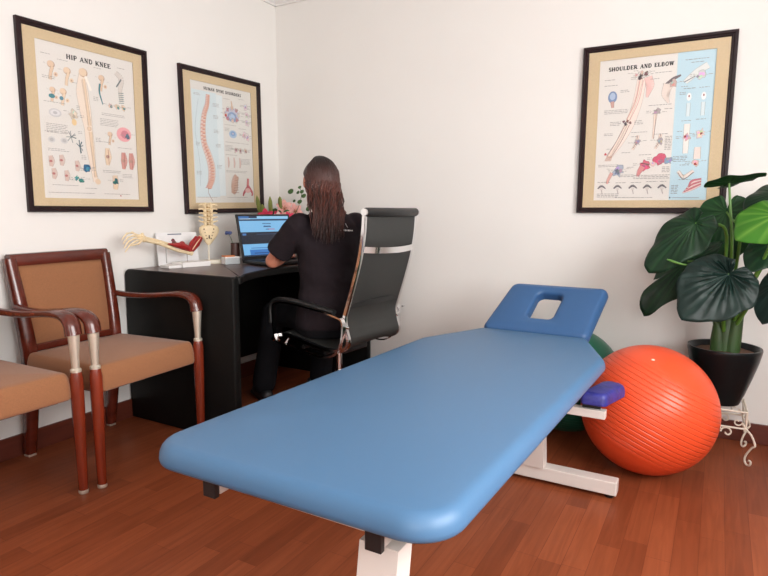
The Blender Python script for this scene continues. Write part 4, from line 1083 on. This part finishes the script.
# skeletal arm with muscles: along the wall direction (+Y = towards the corner)
am = empty('arm_model', (.15, -.955, DZ)); tag(am, 'anatomical arm model, cream bones with red upper muscles, raised hand', 'anatomical model')
E0 = V(0.015, .050, .052); W0 = V(0, -.215, .128)                # elbow, wrist
b = MB()
b.tube(spline([E0 + V(.006, .01, -.010), E0.lerp(W0, .3) + V(.006, 0, -.012), E0.lerp(W0, .7) + V(.008, 0, -.004), W0 + V(.006, 0, -.006)], 6), [.013] + [.0085] * 17 + [.011], 10)
b.tube(spline([E0 + V(-.004, -.01, .012), E0.lerp(W0, .3) + V(-.004, 0, .008), E0.lerp(W0, .7) + V(-.004, 0, .010), W0 + V(-.004, 0, .006)], 6), [.010] + [.0072] * 17 + [.012], 10)
b.ball(E0 + V(0, .006, -.006), (.015, .020, .014)); b.ball(W0, (.014, .016, .017))
b.build('forearm_bones', M['bone'], am)
b = MB()
for k in range(8): b.ball(W0 + V(random.uniform(-.008, .008), -.010 - .011 * (k % 2) , .008 + random.uniform(-.012, .014)), .0085, 10, 6)
Hd = V(0, -.9, .35).normalized()
tips = []
for k, (dz, dy, ln, cur) in enumerate(((.030, .0, .070, -.02), (.016, -.004, .082, -.028), (.004, -.004, .080, -.034), (-.008, .0, .070, -.036))):
    k0 = W0 + V(.004 * k, -.022, .014 - .006 * k); k1 = k0 + V(.002 * k, -.040, .018 - .008 * k); k2 = k1 + V(0, -.030, -.004 - .004 * k); k3 = k2 + V(0, -.018, -.012 + cur * .2); k4 = k3 + V(0, -.010, -.012)
    b.tube([k0, k0.lerp(k1, .5), k1], [.0052, .0034, .0052], 8); b.ball(k1, .0056, 8, 6)
    b.tube([k1, k1.lerp(k2, .5), k2], [.0048, .0030, .0044], 8); b.ball(k2, .0048, 8, 6)
    b.tube([k2, k3], [.0040, .0032], 8); b.ball(k3, .0040, 8, 6); b.tube([k3, k4], [.0036, .0020], 8)
t0 = W0 + V(.010, -.016, -.006); t1 = t0 + V(.006, -.028, -.016); t2 = t1 + V(.002, -.026, -.004); t3 = t2 + V(0, -.018, -.003)
b.tube([t0, t1], [.0052, .0048], 8); b.ball(t1, .0054, 8, 6); b.tube([t1, t2], [.0044, .0036], 8); b.ball(t2, .0044, 8, 6); b.tube([t2, t3], [.0036, .0020], 8)
b.build('hand_bones', M['bone'], am)
b = MB(); U0 = E0 + V(0, .010, .004); U1 = U0 + V(0, .062, .066)
for dx, dy, r in ((-.012, -.008, .015), (.012, -.004, .015), (0, .010, .016)):
    b.tube([U0 + V(dx * .6, dy * .6, 0), U0.lerp(U1, .5) + V(dx, dy, 0), U1 + V(dx * .8, dy * .8, 0)], [r * .8, r * 1.1, r * .85], 12)
b.tube(spline([E0 + V(.004, .016, .002), E0 + V(.004, -.04, .028), E0 + V(.004, -.10, .040), E0 + V(.002, -.135, .046)], 5), [.010, .013, .015, .016, .017, .018, .017, .016, .014, .012, .010, .008, .006, .005, .004, .003], 12)
b.ball(E0 + V(0, -.045, .042), (.010, .018, .014))
b.build('muscles', M['muscle'], am)
b = MB()
for dx in (-.010, .012): b.tube([U0 + V(dx + .008, -.006, .006), U0.lerp(U1, .5) + V(dx + .014, -.014, .004), U1 + V(dx + .008, -.008, 0)], [.0018, .0022, .0018], 6)
b.tube([U0 + V(0, 0, .0), U1 + V(0, .006, .006)], .009, 10)
b.build('tendons', M['bone'], am)
for q in ((.015, .045), (.0, -.085)):
    b = MB(); b.tube([V(q[0] * .3, q[1], .0), V(q[0] * .3, q[1], .048 if q[1] > 0 else .090)], .0025, 8); b.build('support_pin', M['steel'], am)
am.location = (.165, -1.000, DZ + .0265)

# lumbar spine and pelvis-bone model on a stand
sm = empty('spine_model', (.14, -.775, DZ), math.radians(60)); tag(sm, 'cream lower spine and sacrum model on an ivory stand', 'anatomical model')
b = MB(); b.box((.022, 0, .010), (.115, .075, .020), bev=.004); b.build('stand_base', M['ivory'], sm)
b = MB(); b.tube([V(0, 0, .02), V(0, 0, .13)], .0045, 10); b.build('stand_rod', M['ivory'], sm)
# sacrum: shield
b = MB(); rings = []
for k, (z, w, d) in enumerate(((.103, .008, .007), (.118, .020, .012), (.140, .036, .016), (.160, .048, .020), (.182, .054, .022), (.200, .050, .022), (.212, .032, .018))):
    rings.append(b.ring([V(w * math.cos(2 * PI * i / 20) * (1 + .10 * math.cos(6 * PI * i / 20)), -d * math.sin(2 * PI * i / 20) * 1.0, z) for i in range(20)]))
b.skin(rings); sac = b.build('sacrum', M['bone'], sm, angle=60)
b = MB()
for k, z in enumerate((.190, .172, .155, .139)):
    for s in (-1, 1): b.ball((s * (.026 - k * .005), -.0185 + k * .0014, z), (.0038, .003, .0042), 8, 6)
b.ball((0, -.019, .148), (.0035, .003, .012), 8, 6); b.build('foramina', M['brown_cup'], sac)
for k in range(5):
    z = .226 + k * .0235; v = MB()
    v.lathe([(.019, z - .009), (.024, z - .0085), (.0205, z), (.024, z + .0085), (.019, z + .009)], (0, .006, 0), 18, sy=.75)
    for s in (-1, 1):
        v.tube([V(s * .014, -.004, z), V(s * .036, -.010, z + .004), V(s * .050, -.013, z + .009 - .003 * k)], [.0065, .0045, .0036], 8)
        v.ball((s * .017, -.015, z - .008), (.009, .008, .012), 8, 6); v.ball((s * .015, -.015, z + .008), (.006, .006, .007), 8, 6)
    v.tube([V(0, -.008, z), V(0, -.030, z - .006)], [.006, .006], 8)
    vo = v.build('vertebra', M['bone'], sm)
    if k < 5:
        d_ = MB(); d_.lathe([(.0175, z - .0145), (.019, z - .0115), (.0175, z - .0085)], (0, .006, 0), 18, sy=.75); d_.build('disc', M['cartilage'], vo)

# small brown cup with a blue flower
fc = empty('flower_cup', (.215, -.600, DZ)); tag(fc, 'small dark brown cup holding a blue flower, left of the laptop', 'vase')
b = MB(); b.lathe([(.020, 0), (.024, .01), (.026, .05), (.024, .112), (.022, .112), (.022, .02), (.0, .02)], n=20); b.build('cup', M['brown_cup'], fc)
b = MB(); b.tube(spline([(0, 0, .02), (-.006, -.016, .12), (-.01, -.036, .160)], 5), .0015, 6); b.build('flower_stem', M['green_small'], fc)
b = MB()
for k in range(9):
    a = 2 * PI * k / 9; b.ball(V(-.010, -.038, .164) + V(math.cos(a) * .010, math.sin(a) * .012, .004 * (k % 3)), (.009, .010, .006), 8, 6)
b.build('blossom', M['flower_blue'], fc)
fc.location = (.23, -.665, DZ)
# card holder / small box right of the spine stand
ch = empty('card_holder', (.255, -.690, DZ), math.radians(70)); tag(ch, 'small clear holder with a stack of white cards and an orange card on top', 'card holder')
b = MB(); b.box((0, 0, .021), (.086, .050, .040), bev=.001); b.build('card_stack', M['white_paper'], ch, smooth=False)
b = MB(); b.box((-.012, .006, .0445), (.060, .040, .007), bev=.001); b.build('orange_card', M['orange_card'], ch, smooth=False)
b = MB(); b.box((0, -.027, .018), (.092, .003, .034)); b.box((0, 0, .0015), (.092, .056, .003)); b.build('clear_tray', M['clear'], ch, smooth=False)
ch.location = (.262, -.735, DZ)

# flower arrangement behind the laptop
fa = empty('flower_arrangement', (.165, -.225, DZ)); fa.scale = (1, 1, 1.05); tag(fa, 'arrangement of pink lilies with green buds and leaves behind the laptop', 'flower arrangement')
b = MB(); b.lathe([(.035, 0), (.045, .02), (.05, .08), (.038, .15), (.042, .18), (.038, .18), (.034, .15), (.0, .14)], n=24); b.build('vase', M['vase'], fa)
def lily(c, axis, r, m, n=6):
    b = MB(); ax = Vector(axis).normalized(); u = ax.orthogonal().normalized(); w = ax.cross(u)
    for k in range(n):
        a = 2 * PI * k / n; d = u * math.cos(a) + w * math.sin(a); t_ = ax.cross(d); rings = []
        for i in range(7):
            t = i / 6; wd = r * .30 * math.sin(PI * min(.98, t * .92 + .06)); P = Vector(c) + ax * (r * (.75 * t - .45 * t ** 3)) + d * r * (t * .95)
            rings.append([b.bm.verts.new(P + t_ * wd * q + ax * (abs(q) * wd * .35)) for q in (-1, -.4, .4, 1)])
        for i in range(6):
            for j in range(3): b.face([rings[i][j], rings[i][j + 1], rings[i + 1][j + 1], rings[i + 1][j]])
    o = b.build('lily', m, fa, angle=80); md = o.modifiers.new('t', 'SOLIDIFY'); md.thickness = .0008
    s = MB()
    for k in range(5):
        a = 2 * PI * k / 5; d = u * math.cos(a) + w * math.sin(a)
        s.tube([Vector(c), Vector(c) + ax * r * .5 + d * r * .2], .0012, 5); s.ball(Vector(c) + ax * r * .5 + d * r * .2, .0025, 6, 4)
    s.build('stamens', M['cartilage'], o)
lily((.035, .035, .285), (.55, -.75, .35), .060, M['petal_pink']); lily((.075, .085, .270), (.7, -.6, .2), .055, M['petal_pink'])
lily((-.02, -.075, .235), (.5, -.8, .25), .058, M['petal_red']); lily((.02, -.02, .228), (.7, -.6, .3), .050, M['petal_red']); lily((.05, -.045, .230), (.6, -.6, .4), .042, M['petal_white']); lily((.085, .01, .226), (.8, -.5, .3), .048, M['petal_red'])
for (x, y, z, dx, dz) in ((-.075, -.055, .315, -.02, .05), (-.02, -.025, .31, 0, .05), (.02, .02, .33, .0, .03), (-.04, -.05, .285, -.02, .03)):
    b = MB(); b.tube(spline([(x, y, z - .09), (x + dx * .4, y - .006, z - .04), (x + dx, y - .01, z + dz * .4), (x + dx * 1.2, y - .012, z + dz)], 5), [.003, .004, .006, .008, .010, .012, .013, .0135, .0135, .013, .012, .010, .008, .006, .004, .002], 8); b.build('bud', M['bud'], fa)
b = MB()
for (x, y, z) in ((-.05, -.05, .22), (.0, 0, .26), (.03, .03, .27), (.07, .08, .25), (-.02, -.02, .22), (.10, .10, .30)): b.tube([V(0, 0, .12), V(x * .4, y * .4, .18), V(x, y, z)], .0022, 6)
b.tube(spline([(.02, .02, .16), (.10, .06, .26), (.125, .09, .36), (.12, .085, .415)], 5), .0016, 6)
b.build('flower_stems', M['green_small'], fa)
random.seed(5)
for k, (x, y, z, r) in enumerate(((.085, .035, .390, .020), (.120, .080, .415, .012), (.135, .100, .365, .017), (.115, .070, .385, .012), (.115, .085, .330, .016), (.165, .110, .290, .019), (.10, .05, .335, .010), (.13, .09, .39, .014), (.02, -.01, .255, .03), (-.05, -.08, .245, .024), (.06, .02, .262, .026), (-.02, .0, .27, .026))):
    b = MB(); ax = V(random.uniform(.2, .8), -.8, random.uniform(-.2, .5)).normalized(); u = ax.orthogonal().normalized(); w = ax.cross(u)
    b.bm.faces.new([b.bm.verts.new(V(x, y, z) + u * math.cos(a) * r + w * math.sin(a) * r * .72 + ax * .003 * math.cos(2 * a)) for a in [2 * PI * i / 10 for i in range(10)]])
    o = b.build('foliage_leaf', M['green_small'], fa); md = o.modifiers.new('t', 'SOLIDIFY'); md.thickness = .0008

# ------------------------------------------------------------------ wall hook
wh = empty('wall_hook', (.940, -.001, .486)); tag(wh, 'tiny grey hook in the back wall just right of the office chair', 'hook')
b = MB(); b.lathe([(.005, 0), (.005, .002), (.003, .003)], n=12, axis=Matrix.Rotation(PI / 2, 3, 'X')); b.tube([V(0, 0, 0), V(.012, -.012, .002), V(.022, -.016, .006)], .0016, 8); b.build('hook_pin', M['steel'], wh)

# ------------------------------------------------------------------ plant stand
PC = V(2.632, -.205, 0)
ps = empty('plant_stand', PC, math.radians(2)); tag(ps, 'cream wrought iron plant stand with scrolled legs under the black pot', 'plant stand')
SHT = .226; hw = .098
def ring_tube(b, r, z, rt): 
    pts = [V(r * math.cos(2 * PI * i / 40), r * math.sin(2 * PI * i / 40), z) for i in range(41)]
    b.tube(pts, rt, 8, False)
b = MB()
sq = [V(-hw, -hw, 0), V(hw, -hw, 0), V(hw, hw, 0), V(-hw, hw, 0), V(-hw, -hw, 0)]
for z in (SHT, SHT - .072):
    for k in range(4): b.tube([sq[k] + V(0, 0, z), sq[k + 1] + V(0, 0, z)], .0042, 8)
for k in range(-2, 3): b.tube([V(k * .045, -hw, SHT), V(k * .045, hw, SHT)], .0028, 6)
b.build('top_frame', M['iron'], ps)
def scroll(c, u, w, r, t0, turns, n=26, sgn=1):
    out = []
    for i in range(n + 1):
        t = i / n; a = t0 + sgn * turns * 2 * PI * t; rr = r * (1 - .78 * t)
        out.append(c + u * math.cos(a) * rr + w * math.sin(a) * rr)
    return out
for k in range(4):
    c0_ = sq[k]; c1_ = sq[k + 1]; u = (c1_ - c0_).normalized(); mid = (c0_ + c1_) / 2; z = V(0, 0, 1)
    b = MB()
    for s in (-1, 1):
        cc = mid + u * (s * .030) + z * (SHT - .096)
        b.tube(scroll(cc, u * s, z, .024, PI * .95, .95, sgn=-1), .0036, 7)
        b.tube(spline([mid + z * (SHT - .074), mid + u * s * .008 + z * (SHT - .088), cc + u * s * -.0235 + z * .0], 4), .0036, 7)
        c2 = mid + u * (s * .066) + z * (SHT - .045)
        b.tube(scroll(c2, u * s, z, .018, 0, .9, sgn=-1), .003, 7)
        b.tube(spline([c2 + u * s * .018, c2 + u * s * .028 + z * -.022, c2 + u * s * .032 - z * .027], 4), .003, 7)
    b.tube([mid - u * .09 + z * (SHT - .004), mid - u * .05 + z * (SHT - .030), mid + u * .0 + z * (SHT - .012)], .0022, 6)
    b.build('scroll_apron', M['iron'], ps)
for k in range(4):
    c = sq[k]; o = V(c.x, c.y, 0).normalized()
    b = MB(); b.tube([c + V(0, 0, SHT), c + V(0, 0, SHT - .072)], .0042, 8)
    pts = spline([c + V(0, 0, SHT - .072), c + o * .028 + V(0, 0, SHT - .090), c + o * .048 + V(0, 0, SHT - .125), c + o * .034 + V(0, 0, .085), c + o * .010 + V(0, 0, .045), c + o * .006 + V(0, 0, .018), c + o * .018 + V(0, 0, .005), c + o * .032 + V(0, 0, .010), c + o * .034 + V(0, 0, .024), c + o * .025 + V(0, 0, .027)], 6)
    b.tube(pts, .0044, 8); b.build('leg', M['iron'], ps)

# ------------------------------------------------------------------ potted plant
pp_ = empty('potted_plant', (PC.x, PC.y, SHT + .004)); tag(pp_, 'large elephant ear plant with dark green leaves in a glossy black pot', 'potted plant')
O = V(PC.x, PC.y, SHT + .004)
PH_ = .252
b = MB(); b.lathe([(.066, 0), (.074, .004), (.090, .045), (.114, .12), (.134, .19), (.143, .232), (.145, .244), (.143, PH_), (.136, PH_), (.124, .238), (.119, .20), (.0, .20)], n=48); b.build('pot', M['pot'], pp_)
b = MB(); b.lathe([(.119, .205), (.119, .228), (.09, .233), (.04, .236), (.0, .237)], n=32)
for v in b.bm.verts: v.co.z += .004 * noise.noise(v.co * 60)
b.build('soil', M['soil'], pp_)
# broad sheathed trunk made of overlapping leaf bases
b = MB()
for k, (dx, dy, h, w) in enumerate(((0, -.004, .20, .042), (-.022, -.016, .15, .032), (.024, -.012, .19, .036), (.004, .020, .18, .034))):
    b.tube([V(dx, dy, .20), V(dx * 1.2, dy * 1.2, .20 + h * .5), V(dx * 1.6 + .004, dy * 1.6, .20 + h), V(dx * 2.2 + .004, dy * 2.2, .215 + h)], [w, w * .95, w * .6, w * .3], 14)
b.build('trunk', M['sheath'], pp_)

OUT = [(0, 1.0), (12, .93), (25, .82), (40, .74), (60, .66), (80, .62), (100, .60), (120, .60), (140, .61), (155, .57), (166, .44), (174, .26), (180, .13)]
def rad(deg):
    deg = abs(deg)
    for (a0, r0), (a1, r1) in zip(OUT, OUT[1:]):
        if deg <= a1: t = (deg - a0) / (a1 - a0); return r0 + (r1 - r0) * t
    return OUT[-1][1]
def leaf(A_, T_, N_, width, m, cup=0.10, droop=0.15, wave=0.03, quilt=0.02, root_at=(0, 0, .30), bend=None, seed=0, pet=True, fold=0.0, tears=(), lobe=1.0):
    """A_ attachment, T_ tip, N_ upper-side normal, world coordinates; the petiole runs from the trunk to A_"""
    A = Vector(A_) - O; T = Vector(T_) - O; ax = (T - A); Ln = ax.length; ax.normalize()
    N = Vector(N_); N = (N - ax * N.dot(ax)).normalized(); sd = ax.cross(N); rnd = random.Random(seed)
    ph = rnd.uniform(0, 6); b = MB(); NA, NR = 96, 16; b.usecol = True
    veins = [0, 24, 48, 76, 104, 132, 158, -24, -48, -76, -104, -132, -158]
    cen = b.bm.verts.new(A); rings = []; vv = {cen: .8}
    for k in range(1, NR + 1):
        t = k / NR; row = []
        for i in range(NA):
            dg = -180 + 360 * i / NA; a = math.radians(dg); r = rad(dg) * (1 - (1 - lobe) * max(0, min(1, (abs(dg) - 70) / 80)))
            r *= 1 + .025 * math.sin(a * 9 + ph) * t
            for (td, tw, tdep) in tears:
                if abs(dg - td) < tw: r *= 1 - tdep * (1 - abs(dg - td) / tw)
            ws = width / .62 / Ln / 2
            x = math.sin(a) * r * t * Ln * ws; y = math.cos(a) * r * t * Ln
            ra = math.hypot(x, y) / Ln
            dv = min(abs(dg - q) for q in veins); pv = max(0, 1 - dv / (5 / (t + .25)))
            z = -cup * Ln * (abs(x) / (width / 2)) ** 2 * .6 - droop * Ln * max(0, y / Ln) ** 2 - droop * .5 * Ln * max(0, -y / Ln) ** 2
            z += wave * Ln * math.sin(a * 7 + ph) * t ** 3 + fold * abs(x)
            z += quilt * Ln * (.5 - .5 * math.cos(2 * PI * min(dv, 12) / 12)) * t * (1 - t) * 2.2 + quilt * .35 * Ln * noise.noise(V(x * 30, y * 30, seed))
            v = b.bm.verts.new(A + sd * x + ax * y + N * z); row.append(v); vv[v] = max(.05, pv * (1 - .5 * t)) + .12 * noise.noise(V(x * 14, y * 14, seed + 5))
        rings.append(row)
    for i in range(NA): b.face([cen, rings[0][i], rings[0][(i + 1) % NA]])
    for k in range(NR - 1):
        for i in range(NA):
            if k > 3 and i == 0 and False: continue
            b.face([rings[k][i], rings[k + 1][i], rings[k + 1][(i + 1) % NA], rings[k][(i + 1) % NA]])
    for f in b.bm.faces:
        for l in f.loops: c = max(0, min(1, vv[l.vert])); l[b.col] = (c, c, c, 1)
    o = b.build('leaf', m, pp_, angle=85); md = o.modifiers.new('t', 'SOLIDIFY'); md.thickness = .0012
    if pet:
        R0 = Vector(root_at); B_ = Vector(bend) - O if bend else (R0.lerp(A, .6) + V(0, 0, .06))
        pt = MB(); q = spline([R0, R0.lerp(B_, .5) + V(0, 0, .01), B_, A.lerp(B_, .35) + (A - B_).cross(V(0, 0, 1)) * .0, A], 6); m_ = len(q)
        pt.tube(q, [.0085 - .0045 * i / (m_ - 1) for i in range(m_)], 8); pt.build('petiole', M['stem'], o)
    return o
S0 = (0, 0, .33)
# top leaf, nearly edge-on
leaf((2.60, -.36, 1.175), (2.715, -.46, 1.212), (-.28, .30, 1), .17, M['leaf_mid'], cup=-.10, droop=.05, seed=1, root_at=(.01, 0, .33), bend=(2.625, -.37, .95), wave=.02)
# big left leaf
leaf((2.492, -.42, 1.015), (2.325, -.50, .825), (-.25, -.78, .55), .225, M['leaf_dark'], cup=.10, droop=.12, seed=2, lobe=.42, wave=.035, quilt=.035, bend=(2.600, -.40, .99), root_at=(-.01, -.01, .34))
# hanging leaf in the middle, further back
leaf((2.600, -.20, 1.060), (2.590, -.27, .835), (-.10, -.95, .25), .265, M['leaf_mid'], cup=.14, droop=.10, seed=3, lobe=.6, bend=(2.655, -.26, .98), root_at=(.01, .012, .34))
# bright leaf at the right
leaf((2.760, -.56, 1.050), (2.635, -.64, .985), (-.05, -.62, .80), .240, M['leaf_bright'], cup=.16, droop=.22, seed=4, bend=(2.745, -.50, .93), root_at=(.02, 0, .33))
# upper right, behind
leaf((2.770, -.33, 1.135), (2.650, -.36, 1.075), (.1, -.45, .9), .20, M['leaf_dark'], cup=.16, droop=.12, seed=5, bend=(2.72, -.34, .95), root_at=(.02, .01, .33))
# lower left pair (torn)
leaf((2.470, -.30, .850), (2.300, -.39, .625), (-.30, -.80, .45), .185, M['leaf_dark'], cup=.05, droop=.10, seed=6, wave=.06, bend=(2.58, -.33, .86), root_at=(-.015, 0, .33), tears=((40, 9, .35), (95, 8, .4), (-60, 8, .3)))
leaf((2.468, -.22, .880), (2.360, -.24, .800), (-.2, -.75, .6), .120, M['leaf_mid'], cup=.05, droop=.12, seed=7, wave=.05, bend=(2.56, -.28, .88), root_at=(-.012, .01, .33))
# big quilted front leaf
leaf((2.622, -.56, .828), (2.482, -.68, .668), (-.05, -.90, .38), .285, M['leaf_deep'], cup=.10, droop=.08, seed=8, quilt=.075, lobe=.46, bend=(2.605, -.46, .80), root_at=(-.006, -.014, .30))
# right side leaves
leaf((2.770, -.42, .950), (2.680, -.50, .850), (-.1, -.7, .6), .16, M['leaf_dark'], cup=.12, droop=.15, seed=9, bend=(2.735, -.39, .85), root_at=(.016, 0, .33))
leaf((2.800, -.44, .800), (2.735, -.54, .655), (-.35, -.75, .45), .15, M['leaf_deep'], cup=.12, droop=.12, seed=10, bend=(2.75, -.38, .78), root_at=(.018, 0, .30))
# pale rolled young leaf poking out to the left
b = MB(); b.tube([x - O for x in spline([(2.600, -.45, .80), (2.53, -.48, .838), (2.455, -.51, .855), (2.405, -.52, .872)], 5)], [.0035] * 10 + [.004, .0045, .005, .005, .004, .0025], 8); b.build('rolled_leaf', M['stem'], pp_)

# ------------------------------------------------------------------ light
def area(name, loc, rot, sx, sy, power, color, spread=180):
    l = bpy.data.lights.new(name, 'AREA'); l.shape = 'RECTANGLE'; l.size = sx; l.size_y = sy; l.energy = power; l.color = color
    l.spread = math.radians(spread)
    o = bpy.data.objects.new(name, l); COL.objects.link(o); o.location = loc; o.rotation_euler = rot; return o
area('daylight_right', (RX + .17, (WIN_R[0] + WIN_R[1]) / 2, (WIN_R[2] + WIN_R[3]) / 2), (0, math.radians(90), 0), WIN_R[3] - WIN_R[2], WIN_R[1] - WIN_R[0], 76, (1.0, 0.98, 0.96))
area('front_fill', ((WIN_FILL[0] + WIN_FILL[1]) / 2, RY - .17, (WIN_FILL[2] + WIN_FILL[3]) / 2), (math.radians(90), 0, 0), WIN_FILL[1] - WIN_FILL[0], WIN_FILL[3] - WIN_FILL[2], 26, (1.0, 0.975, 0.95))  # fill lamp in the added front opening, brightens the room from behind
w = bpy.data.worlds.new('World'); sc.world = w; w.use_nodes = True
w.node_tree.nodes['Background'].inputs[0].default_value = (0.85, 0.92, 1.0, 1); w.node_tree.nodes['Background'].inputs[1].default_value = 1.0

# ------------------------------------------------------------------ camera
cam = bpy.data.cameras.new('Camera'); co = bpy.data.objects.new('Camera', cam); COL.objects.link(co)
cam.sensor_width = 36; cam.lens = 589.49 / 768 * 36; cam.clip_start = .02
yaw, pitch, roll = -0.51528298, -0.13134553, 0.00459966
F = V(math.sin(yaw) * math.cos(pitch), math.cos(yaw) * math.cos(pitch), math.sin(pitch)); Rt = V(math.cos(yaw), -math.sin(yaw), 0); Up = Rt.cross(F)
R2 = Rt * math.cos(roll) + Up * math.sin(roll); U2 = -Rt * math.sin(roll) + Up * math.cos(roll)
co.matrix_world = Matrix((R2, U2, -F)).transposed().to_4x4(); co.location = (2.57983, -3.12343, 1.0615)
sc.camera = co
sc.view_settings.view_transform = 'Standard'; sc.view_settings.look = 'None'
sc.view_settings.exposure = 0.62; sc.view_settings.gamma = 1.0; sc.view_settings.use_curve_mapping = False
sc.cycles.max_bounces = 10; sc.cycles.diffuse_bounces = 6; sc.cycles.use_denoising = True
sc.cycles.sample_clamp_indirect = 4.0; sc.cycles.caustics_reflective = False; sc.cycles.caustics_refractive = False
